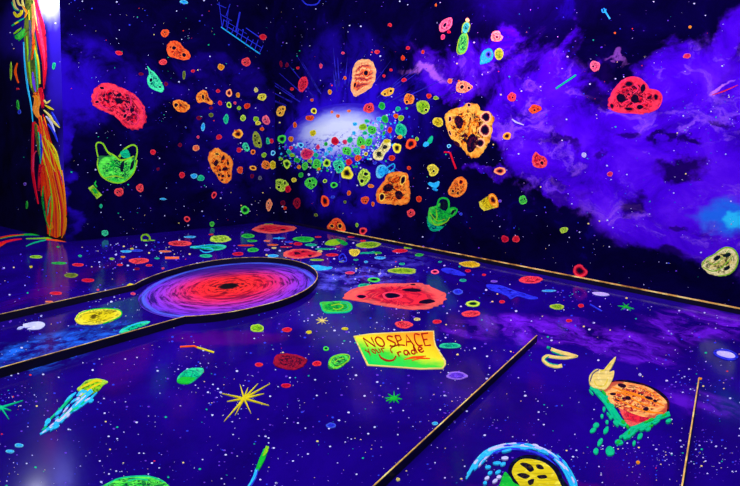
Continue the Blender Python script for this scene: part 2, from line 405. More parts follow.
top = lambda x, y, h=RH: FL.hit(x, y, h)
cc0 = Vector((-1.345, 3.87, 0)); cr = .82
pj1 = top(135, 284); pj2 = top(185, 316)
a1 = math.atan2(pj1.y-cc0.y, pj1.x-cc0.x); a2 = math.atan2(pj2.y-cc0.y, pj2.x-cc0.x)
while a1 < a2: a1 += 2*math.pi
arc = []
for i in range(61):
    t = a1+(a2-a1)*i/60; f = i/60
    r1 = (Vector((pj1.x, pj1.y, 0))-cc0).length; r2 = (Vector((pj2.x, pj2.y, 0))-cc0).length
    r = cr+(r1-cr)*max(0, 1-f*8)+(r2-cr)*max(0, (f-.875)*8)
    arc.append(cc0+Vector((math.cos(t), math.sin(t), 0))*r)
border('course_border', arc, 'round low border with a gold edge ringing the red black hole painting', .006)
ext = lambda p, q, k: q+(q-p)*k
border('course_border', [ext(pj1, top(0,314), .6), pj1], 'straight low border running left from the back of the ring')
border('course_border', [ext(pj2, top(0,367.5), .5), pj2], 'straight low border running left from the front of the ring')
border('course_border', [top(537,335,.045), ext(top(537,335,.045), top(373,486,.045), .6)], 'long diagonal low border in the foreground to the right of the sheet with writing', .0045, .045)
border('course_border', [top(699,378,.045), ext(top(699,378,.045), top(682,486,.045), .7)], 'short low border at the lower right beside the flaming asteroid', .005, .045)
# baseboard
bm = bmesh.new(); offn = RW.n*.008
P = [A+dirR*.3+offn, E-dirR*.3+offn]; wallstrip(bm, [p-P[0] for p in P], .001, .045, .014); bb = link('baseboard_right', bm, RAIL, P[0]); bb['kind'] = 'structure'
bm = bmesh.new(); P2 = [FL.hit(338,230,.05), FL.hit(740,314,.05)]; a0 = (P2[0]-A).dot(dirR)
P = [A+dirR*max(a0,.2)+RW.n*.012, E-dirR*.3+RW.n*.012]; wallstrip(bm, [p-P[0] for p in P], .045, .053, .02)
l = link('gold_edge', bm, BR, P[0], bb); 

# ------------------------------------------------------------------ black hole and galaxy
bm = bmesh.new(); uvl = bm.loops.layers.uv.verify(); n = 72; R0 = cr-.008
hc = FL.hit(228, 286.5); hc.z = .003
cv = bm.verts.new((0,0,0)); ring = [bm.verts.new(cc0+Vector((math.cos(i/n*6.28318)*R0, math.sin(i/n*6.28318)*R0, .003))-hc) for i in range(n)]
bt = [bm.verts.new(v.co-Vector((0,0,.0026))) for v in ring]
for i in range(n):
    j = (i+1) % n; f = bm.faces.new((cv, ring[i], ring[j]))
    for l, q in zip(f.loops, ((0,0), (math.cos(i/n*6.28318), math.sin(i/n*6.28318)), (math.cos(j/n*6.28318), math.sin(j/n*6.28318)))): l[uvl].uv = q
    bm.faces.new((ring[i], bt[i], bt[j], ring[j]))
bh = link('painted_black_hole', bm, vortex_mat(), hc)
tag(bh, 'round red and violet swirling black hole painted on the floor inside the ring border', 'floor painting')
ITEMS.append([bh, 'F', 226, 288, 4000, 'red', bh['label'], 'the black hole ring', 'x'])
sf = RW; bm = bmesh.new(); P, uvs = outline(341, 134, 112, 62, -.16, .03, 48, random.Random(3)); c = sf.hit(341, 134)
slab(bm, sf, c, P, .0008, uvs, (341, 130)); gal = link('painted_galaxy', bm, galaxy_mat(), c)
tag(gal, 'glowing white and lavender oval galaxy painted on the right wall near the corner', 'wall painting')
ITEMS.append([gal, 'R', 341, 132, 4000, 'white', gal['label'], 'the white galaxy', 'x'])
rg = random.Random(5)
mats = [paint(k, 'plain') for k in ('cyan', 'white', 'teal', 'blue', 'green', 'violet')]+[paint('blue', 'flat')]
bm = bmesh.new()
for i in range(520):                                  # the fine specks along the galaxy's lower half
    a = rg.uniform(-.15, 1.0)*math.pi; q = rg.gauss(.80, .17)
    x = 341+56*q*math.cos(a); y = 134+31*q*math.sin(a)-.16*(x-341)+ (2 if a > 0 else 0)
    s = rg.choice((1.1, 1.5, 1.9, 2.5)); P, uvs = outline(x, y, s*rg.uniform(.8,1.2), s, 0, .1, 7, rg)
    slab(bm, sf, c, P, .0009+.00003*(i % 9), uvs, (x, y), mi=rg.choice((0,0,1,1,2,3,4,5,6,3)))
sp = link('speckles', bm, mats, c, gal); sp['kind'] = 'stuff'
bm = bmesh.new()
for i in range(34):                                   # faint blue rays shooting out of the galaxy
    a = math.radians(rg.uniform(-150, -25)); r1 = rg.uniform(.95, 1.25); r2 = r1+rg.uniform(.25, 1.1)
    p = [(341+56*r*math.cos(a)*1.05, 128+36*r*math.sin(a)) for r in (r1, r2)]
    ribbon(bm, sf, c, p, (rg.uniform(.8,2.2), .3), .0006, sm=False)
for i in range(16):
    a = math.radians(rg.uniform(30, 150)); r1 = rg.uniform(.9, 1.1); r2 = r1+rg.uniform(.15, .6)
    p = [(345+56*r*math.cos(a), 132+36*r*math.sin(a)) for r in (r1, r2)]
    ribbon(bm, sf, c, p, (rg.uniform(1.5,4), .5), .0006, sm=False)
n_ = N('faint_ray_paint', .7, .1); ray_m = n_.out(n_.ramp(n_.noise(n_.new('ShaderNodeTexCoord').outputs['Object'], 6, 4), [(.35, lin((12,4,95))), (.7, lin((40,35,215)))]))
rp = link('rays', bm, ray_m, c, gal); rp['kind'] = 'stuff'

# ------------------------------------------------------------------ big painted asteroids (left wall)
rock('L',119,105,0,0,'crimson',label='large two-lobed red asteroid painted high on the left wall',lm='the large red asteroid',
     poly=[(92,97),(95,88),(103,83.5),(113,84),(124,89),(134,94),(142,102),(146,112),(146,122),(140,129),(132,130),(124,126),(118,119),(110,114),(101,110),(93,105)],ctr=(119,105),
     craters=[(102,88,6,4),(97,102,5,4),(119,101,9,5,.2,'hole'),(119,95,5,4,0,'hole'),(132,110,4,5,0,'hole'),(125,116,4,7,.5,'crater')])
strokes('L',133,117,[('rib','fold','pink','flat',[([(128, 92), (131, 99), (130, 106), (124, 110)], (1, 1.6, 0.6))]),('rib','fold','pink','flat',[([(131, 95), (139, 102), (144, 112), (143, 123)], (1, 1.8, 0.8))]),('rib','fold','pink','flat',[([(124, 114), (131, 111), (138, 116), (137, 124), (130, 122)], (1, 1.8, 0.8))]),('rib','fold','pink','flat',[([(98, 92), (96, 99), (101, 106), (110, 109)], (0.8, 2.6, 0.8))])],
     '','','',into=LAST[0])
rock('L',178,51,0,0,'vermilion',label='red heart-shaped asteroid near the top of the left wall',lm='the red heart-shaped asteroid',
     poly=[(167,45),(172,41),(179,42),(183,47),(189,52),(190,58),(184,60),(175,58),(168,55)],craters=[(174,48,6,5),(184,55,6,5,.4)])
rock('L',205,97,0,0,'orange',label='orange three-cornered asteroid in the middle of the left wall',lm='the three-cornered orange asteroid',
     poly=[(196,97),(198,93),(203,90),(207,92),(209,98),(213,102),(211,105),(204,102),(198,103)],craters=[(203,97,4,7)])
rock('L',220,165,0,0,'orange',label='big pitted orange asteroid on the left wall below the small ones',lm='the big pitted orange asteroid',
     poly=[(208,157),(212,150),(218,148),(223,152),(230,156),(233,163),(232,172),(231,180),(226,183),(220,181),(216,175),(211,168)],ctr=(221,166),
     craters=[(216,163,4,7,.3,'hole'),(223,158,3,6,.5,'hole'),(225,169,6,4,-.4,'hole'),(219,175,2.6,3,0,'hole'),(229,176,2.6,3,0,'hole'),(223,176,2.4,3,0,'hole'),(217,154,5,3),(228,163,2.5,4,0,'hole'),(220,170,2.5,3,0,'hole'),(222,180,3,2,0,'hole')],ccol='amber')
rock('L',181,106,17,12,'orange',rot=.3,label='orange oval asteroid with a dark pit left of the three-cornered one',lm='the orange oval asteroid',craters=[(176,105,5,6,.3)])
rock('L',155,80,0,0,'teal',label='dim teal bottle-shaped lump between the two red asteroids on the left wall',name='painted_bottle',cat='painted bottle',lm='the teal bottle',
     poly=[(147,66),(150,69),(155,73),(160,80),(164,88),(162,92),(156,91),(149,86),(147,79),(149,73)],craters=[(151,80,4,6,.2,'crater'),(160,87,4,3)],ctr=(155,81))
rock('L',257,140,9,17,'olive',rot=-.3,label='long olive pitted pod on the left wall near the corner',craters=[(255,136,3,4),(259,143,4,4)],lm='the olive pod',name='painted_pod',cat='painted pod')
rock('L',246,147,6,10,'teal',rot=-.5,label='slim teal green pod left of the larger olive pod on the left wall',craters=[(247,148,3,4)],name='painted_pod',cat='painted pod')
rock('L',238,134,10,9,'amber','ring',label='amber ringed asteroid right above the big pitted orange asteroid')
strokes('L',118,162,[('poly','bag_body','green','rock',[(97.5,160),(99,156),(106,156),(112,155),(118,158),(124,161),(130,158),(135,156),(136.5,162),(134,171),(127,179),(119,183),(109,180),(101,175),(98,169)]),
   ('poly','dark_fold','green','hole',[(121,163),(124,161),(124,167),(122,172),(120,169)]),('poly','dark_fold','green','hole',[(131,163),(134,160),(133.5,167),(130,170)]),
   ('rib','handle','lime','plain',[([(98,157),(96,146),(98,142.5),(103,144),(107,151),(111,155)],(1.2,1.4,1.8))]),
   ('rib','handle','lime','plain',[([(119,157),(125,149),(132,145),(136.5,147),(137,153),(135.5,160)],(2.4,1.6,1.2,1.6))]),
   ('poly','handle_inner','teal','flat',[(120,153),(126,149),(129,152),(130,157),(124,158)]),
   ('rib','outline','lime','plain',[([(98,158),(97.5,166),(101,175),(109,181),(119,183),(127,180),(134,172),(137,160)],(.9,1.4,1,1.4)),([(108,152),(115,156),(120,160),(127,159),(134,156)],(1,1.8,1)),([(105,178),(115,176),(124,178)],(.8,1.4,.8))])],
   'green carrier bag with two handles painted on the left wall','painted_plastic_bag','painted bag',lm='the green bag on the left wall',size=1300)
strokes('L',95,189,[('poly','panel','lime','solid',[(88,188),(93,185),(102,195),(97,199)],False),('rib','straw','green','plain',[([(97,187),(95,184),(96,181)],(1,1.6,1))]),('poly','dark_patch','green','flat',[(92,189),(95,188),(98,193),(95,194)],False)],
   'bright green carton with a little straw painted below the bag on the left wall','painted_carton','painted carton',lm='the green carton',size=140)
# solar panel
gr = []
for i in range(9):
    t = i/8; x = 222+t*37; y = 28+t*26
    gr.append(([(x,y),(x+2+t*2,y-9-2*math.sin(i*2))],.7))
strokes('L',240,36,[('lin','frame_rail','cyan','flat',[([(221,27),(260,54)],1.1)]),
   ('lin','cell_grid','blue','plain',[([(228,27),(262,48)],.7),([(246,28),(259,37)],.9)]+gr),
   ('lin','far_grid','blue','flat',[([(222,26),(219,2)],.7),([(226,27),(229,6)],.6),([(236,32),(240,12)],1.8),([(217,4),(226,8)],.7),([(220,14),(232,21)],.7),([(224,20),(247,34)],.6),([(230,4),(226,16)],.8)])],
   'faint blue grid-like solar panel with a cyan lower edge high on the left wall','painted_solar_panel','painted satellite',lm='the blue solar panel',size=1000)
# ------------------------------------------------------------------ big painted things (right wall)
rock('R',363,76,0,0,'peach','swirl',label='orange swirling asteroid above the white galaxy',lm='the swirling orange asteroid',
     poly=[(351,90),(352,78),(353,68),(358,61),(366,59),(373,62),(376,72),(374,83),(368,90),(360,95),(355,96)],ctr=(363,76),craters=[(366,73,6,7,.3),(355,85,3,7,.2,'crater')],ccol='vermilion')
rock('R',467,130,0,0,'amber','rock',label='giant yellow-orange asteroid with big dark holes on the right wall',lm='the giant yellow-orange asteroid',irr=.05,
     poly=[(445,118),(447,112),(453,109),(461,107),(467,103),(477,104),(482,111),(489,111),(494,117),(493,126),(491,137),(487,146),(482,154),(475,158),(468,156),(463,149),(457,145),(452,139),(447,131)],ctr=(466,128),
     craters=[(459,122,8,14,-.1,'hole'),(472,143,11,19,.35,'hole'),(486,117,12,11,0,'crater'),(485,130,12,14,.2,'crater'),(480,143,10,10,0,'crater'),(450,119,4,6),(469,105,5,4),(450,133,3,6,-.4),(457,144,8,4,.8,'hole')],ccol='peach')
strokes('R',473,146,[('lin','crack','peach','plain',[([(468,149),(470,140)],.7),([(471,152),(472,141)],.8),([(475,152),(474,143)],.7)])],'','','',into=LAST[0])
rock('R',393,188,0,0,'orange','rock',label='orange asteroid with two big dark eye-like holes on the right wall',lm='the two-holed orange asteroid',
     poly=[(376,195),(379,187),(384,181),(387,175),(393,172),(402,172),(408,175),(409,184),(410,196),(407,204),(398,205),(388,204),(379,203)],ctr=(393,188),
     craters=[(388,188,11,7,-.4,'hole'),(399,195,8,9,.4,'hole'),(403,180,6,10,.3),(382,197,6,9,.2)],ccol='amber')
rock('R',636,96,0,0,'crimson','rock',label='large pink-red asteroid at the upper right of the right wall',lm='the large pink-red asteroid',
     poly=[(608,105),(610,96),(615,87),(624,79),(634,77),(643,80),(648,88),(656,90),(662,96),(660,105),(652,112),(640,114),(626,113),(614,111)],ctr=(634,97),
     craters=[(621,98,9,9,0,'hole'),(635,99,9,8,0,'hole'),(643,88,5,8,.3,'hole'),(629,84,9,7,0,'crater'),(640,107,6,5,0,'hole'),(612,106,4,6,-.4,'crater'),(656,97,5,7,0,'crater'),(629,109,10,4)],ccol='maroon')
strokes('R',636,97,[('rib','rim_line','pink','plain',[([(609,106),(611,96),(618,85),(628,78),(638,78),(646,84),(649,89)],(.8,1.8,1)),([(649,89),(658,91),(662,98),(658,108),(648,113)],(.8,1.4,.8)),([(608,108),(618,112),(632,113),(644,114)],(.8,1.4,.8)),([(622,104),(630,100),(636,105),(646,102)],(.7,1.5,.7)),([(628,86),(634,84),(638,89),(633,94)],(.7,1.6,.7))])],
     '','','',into=LAST[0])
rock('R',336,226,0,0,'vermilion',label='red-orange asteroid at the foot of the right wall below the galaxy',lm='the red-orange asteroid by the floor',
     poly=[(327,227),(330,222),(335,218),(341,220),(345,226),(345,231),(337,233),(329,231)],craters=[(332,226,5,4,.5),(340,226,5,6,-.4)],ccol='orange')
rock('R',457,188,0,0,'orange','rock',label='dark orange cylinder-like asteroid between the giant asteroid and the yellow cup',lm='the dark orange can',name='painted_can',cat='painted can',
     poly=[(448,192),(451,185),(455,179),(461,176.5),(466,180),(467,187),(464,193),(458,197),(451,196)],craters=[(461,182,7,7,.3,'ring'),(453,191,3,5),(458,193,3,5)])
rock('R',719,262,0,0,'cream','rock',label='pale yellow-green rock at the far right of the right wall above the gold edge',lm='the pale yellow-green rock',
     poly=[(701,265),(705,259),(713,255),(720,249),(728,247),(736,251),(738,260),(735,269),(728,275),(718,276),(708,273)],ctr=(719,263),
     craters=[(717,258,8,4,-.4,'hole'),(727,255,9,4,-.2,'hole'),(727,268,7,4,-.5,'hole')],ccol='lime')
strokes('R',719,262,[('rib','rim_line','lime','plain',[([(702,266),(706,259),(715,254),(724,248),(733,249),(738,257),(736,267),(729,274),(718,276)],(1,1.4,1)),([(703,267),(712,271),(721,268),(733,256)],(.8,1.3,.8)),([(707,261),(716,264),(729,250)],(.6,1,.6))])],
     '','','',into=LAST[0])
rock('R',580,271,15,12,'crimson','ring',rot=.4,label='crimson asteroid just above the gold edge of the right wall',lm='the crimson asteroid by the gold edge')
rock('R',540,160,0,0,'red',label='bright red hollow asteroid right of the giant asteroid',lm='the bright red asteroid',poly=[(532,162),(533,155),(536,152),(540,155),(546,158),(547,165),(542,168),(535,167)],craters=[(542,163,5,5)])
rock('R',500,171,12,8,'peach','ring',rot=-.1,label='small peach ringed asteroid below the giant asteroid to the right')
rock('R',446,24,0,0,'pink',label='pink oval asteroid near the top of the right wall left of the bottle',lm='the pink oval',poly=[(439,29),(441,22),(447,18),(452,18),(452,25),(448,30),(442,32)],craters=[(445,25,4,7,.6)])
rock('R',497,36,0,0,'peach',label='peach asteroid with a white fleck near the top of the right wall',lm='the peach asteroid up high',poly=[(491,38),(493,32),(499,31),(501,35),(503,37),(500,41),(493,41)],craters=[(497,37,4,4)])
rock('R',464,87,0,0,'peach',label='peach lump with loop shapes above the giant yellow-orange asteroid',lm='the peach loops',poly=[(456,89),(458,82),(465,81),(470,84),(473,87),(470,90),(464,93),(458,92)],craters=[(462,87,5,6,.5),(469,88,4,4)])
rock('R',409,99,10,12,'orange','rock',rot=.3,label='orange asteroid with two pits left of the giant yellow-orange asteroid',craters=[(407,102,4,4),(411,96,3,3)],lm='the orange pitted asteroid')
rock('R',388,92,13,8,'amber','rock',rot=-.35,label='yellow-orange pod right of the swirling orange asteroid',craters=[(385,94,4,3),(391,91,4,4)],name='painted_pod',cat='painted pod',lm='the yellow-orange pod')
rock('R',423,107,14,13,'lime','solid',label='pale green round asteroid left of the giant yellow-orange asteroid',craters=[(426,110,4,4)],lm='the pale green asteroid')
rock('R',401,130,12,12,'teal','solid',label='teal green round asteroid above the two-holed orange asteroid',lm='the teal green asteroid')
rock('R',438,122,11,9,'yellow','solid',label='yellow heart-like asteroid just left of the giant asteroid',lm='the yellow lump')
rock('R',383,149,0,0,'cream','rock',label='cream peanut-shaped asteroid above the cyan bag',lm='the cream peanut asteroid',poly=[(373,157),(374,151),(379,148),(383,141),(388,139),(391,144),(389,150),(385,154),(382,160),(376,160)],ctr=(382,150),craters=[(379,154,5,5,.3,'hole'),(385,147,5,4,-.3,'hole')])
rock('R',347,173,12,13,'yellow','ring',label='yellow-green ringed asteroid below the galaxy',irr=.12,lm='the yellow-green ring')
rock('R',364,177,13,16,'lime','rock',rot=.4,label='lime double-loop asteroid left of the two-holed orange asteroid',craters=[(362,181,5,6),(366,174,6,5)],lm='the lime double loop')
rock('R',307,154,12,12,'pink','solid',label='bright pink-red asteroid at the lower left edge of the galaxy',lm='the pink-red asteroid')
rock('R',335,141,8,8,'crimson','solid',label='red asteroid lying over the lower middle of the galaxy',lm='the red asteroid on the galaxy')
rock('R',281,185,14,13,'lime','rock',label='yellow-green pitted asteroid in the corner of the walls',craters=[(279,187,4,4),(285,183,3,5)],lm='the yellow-green corner asteroid')
rock('R',311,183,12,12,'green','rock',label='green dark-pitted asteroid below the galaxy on the left',craters=[(310,181,4,4),(314,185,4,3)],lm='the dark-pitted green asteroid')
rock('R',303,84,10,15,'crimson','rock',rot=.3,label='red egg-shaped asteroid up and left of the galaxy',lm='the red egg')
rock('R',281,111,9,11,'amber','rock',rot=.5,label='yellow-orange pitted asteroid in the corner left of the galaxy',craters=[(280,113,3,4,.5),(283,109,3,3)],lm='the yellow-orange corner asteroid')
strokes('R',385,171,[('poly','bag_body','cyan','solid',[(376,172),(378,166),(384,165),(388,169),(391,172),(386,174),(381,178),(377,177)]),
   ('rib','handle','cyan','flat',[([(387,168),(391,165),(394,164),(394.5,168),(391,171),(394.5,171)],(1.4,1,1))])],
   'small cyan carrier bag above the two-holed orange asteroid','painted_plastic_bag','painted bag',lm='the cyan bag',size=180)
strokes('R',441,213,[('poly','bag_body','green','solid',[(429,209),(431,207),(436,206),(440,203),(441,209),(447,211),(451,208),(454,209),(455,213),(449,219),(445,223),(438,226),(431,224),(428,219)]),
   ('poly','bag_bottom','teal','flat',[(427,216),(429,222),(436,226),(444,226),(446,224),(440,230),(432,231),(428,226)]),
   ('rib','handle','green','plain',[([(437,207),(439,200),(443,198),(448,200),(449,207),(447,211)],(1.4,1.8,1.6))]),
   ('rib','handle','green','plain',[([(448,213),(450,209),(454,208),(457,210),(455,214),(451,217)],(1.4,1.6,1.2))]),
   ('poly','dark_fold','green','hole',[(440,207),(442,201),(446,200),(448,205),(446,209),(441,209)]),('poly','dark_fold','green','hole',[(451,213),(453,210),(455,210.5),(454,213),(452,215)]),
   ('rib','crease','lime','plain',[([(430,212),(433,217),(438,221),(445,219)],(.6,1,.6)),([(436,209),(437,216),(436,221)],(.6,1.2,.6)),([(431,219),(436,225),(446,222),(450,217)],(.6,1.2,.6))])],
   'bright green carrier bag with two handles painted on the right wall','painted_plastic_bag','painted bag',lm='the green bag on the right wall',size=900)
strokes('R',488,202,[('poly','cup_body','yellow','solid',[(479,202),(491,194),(497,199),(498,207),(484,211),(480,207)],False),('ell','cup_mouth','amber','ring',(493,200,8,13,-.35)),('rib','rim','amber','plain',[([(489,195),(493,194),(497,199),(498,206),(495,207),(490,202),(489,196)],1)])],
   'yellow paper cup lying on its side on the right wall','painted_cup','painted cup',lm='the yellow cup',size=300)
strokes('R',450,158,[('lin','straw_tube','red','plain',[([(444,152),(450,152.5),(456,169)],1.7)])],'pink bent drinking straw left of the giant asteroid','painted_straw','painted straw',lm='the pink straw',size=90)
strokes('R',464,36,[('poly','bottle_body','green','rock',[(459,39),(462,34),(467,33),(468,40),(467,48),(464,53),(459,54),(457,50)]),('poly','bottle_neck','teal','rock',[(462,31),(463,25),(467,22),(470,25),(469,30),(466,33),(463,33)]),('ell','cap','cream','plain',(467.5,20,4,4,0)),
   ('rib','outline','lime','plain',[([(459,39),(457,50),(459,54),(464,53),(467,48),(468,38),(466,33)],1),([(462,33),(463,25),(467,22),(470,25),(468,32)],.9)])],
   'pale green plastic bottle standing near the top of the right wall','painted_bottle','painted bottle',lm='the pale green bottle',size=400)
strokes('R',486,57,[('poly','cone','cyan','plain',[(480,63),(481,57),(484,51),(490,49),(493,54),(491,59),(486,63),(481,64.5)]),('ell','opening','blue','ring',(488.5,54.5,6,7,.3)),('rib','outline','teal','plain',[([(481,64),(481,57),(484,51),(490,49),(493,54),(491,60),(486,63)],.9)])],
   'cyan cone with a dark blue round opening beside the lime oval','painted_cone','painted debris',lm='the cyan cone',size=150)
rock('R',499,54,9,12,'lime','solid',label='lime oval beside the cyan cone high on the right wall',irr=.02,lm='the lime oval')
strokes('R',433,184,[('poly','scrap','cyan','plain',[(428,184),(430,182),(434,183),(439,181),(439,185),(436,188),(432,187)]),('poly','scrap','cyan','flat',[(432,189),(435,188),(438,190),(436,191)])],'cyan torn scrap above the green bag on the right wall','painted_scrap','painted debris',lm='the cyan scrap',size=60)
strokes('R',427,143,[('poly','bean','teal','plain',[(428,140),(431,136),(433,137),(432,142),(429,144),(427,142)]),('poly','bean','cyan','plain',[(423,145),(425,142),(428,142),(429,145),(425,147)])],'teal and cyan twisted wrapper right of the teal green asteroid','painted_wrapper','painted debris',lm='the twisted wrapper',size=70)
strokes('R',566,81.5,[('lin','stick','teal','plain',[([(556,88.5),(576,75)],1.7)])],'thin cyan stick slanting on the violet cloud','painted_stick','painted stick',lm='the cyan stick',size=60)
strokes('R',606,13,[('lin','fork_handle','cyan','plain',[([(605,11),(610,19)],1.5)]),('rib','fork_head','cyan','plain',[([(602,9),(602.5,12),(605,12),(606,9)],1),([(604,8),(605,12)],.9)])],'small cyan fork near the top of the right wall','painted_fork','painted fork',lm='the cyan fork',size=60)
strokes('R',518,122,[('rib','sliver','white','plain',[([(512,119),(516,122),(524,125)],(1,1.6,.8))])],'white curved sliver right of the giant asteroid','painted_sliver','painted debris',lm='the white sliver',size=30)
strokes('R',311,1,[('rib','planet_rim','blue','flat',[([(302,0),(306,4),(311,5),(317,4),(320,0)],1.3),([(303,-2),(301,-8),(304,-14),(311,-17),(318,-14),(321,-8),(320,0)],1.3)])],
   'lower rim of a blue ringed planet at the top edge of the right wall','painted_planet','painted planet',lm='the blue planet rim',size=160)
strokes('R',724,91,[('rib','streak','pink','flat',[([(712,95),(724,91),(738,85)],(.6,1.6,.6))])],'thin pink streak at the upper right of the violet cloud','painted_streak','painted streak',lm='the pink streak',size=50)

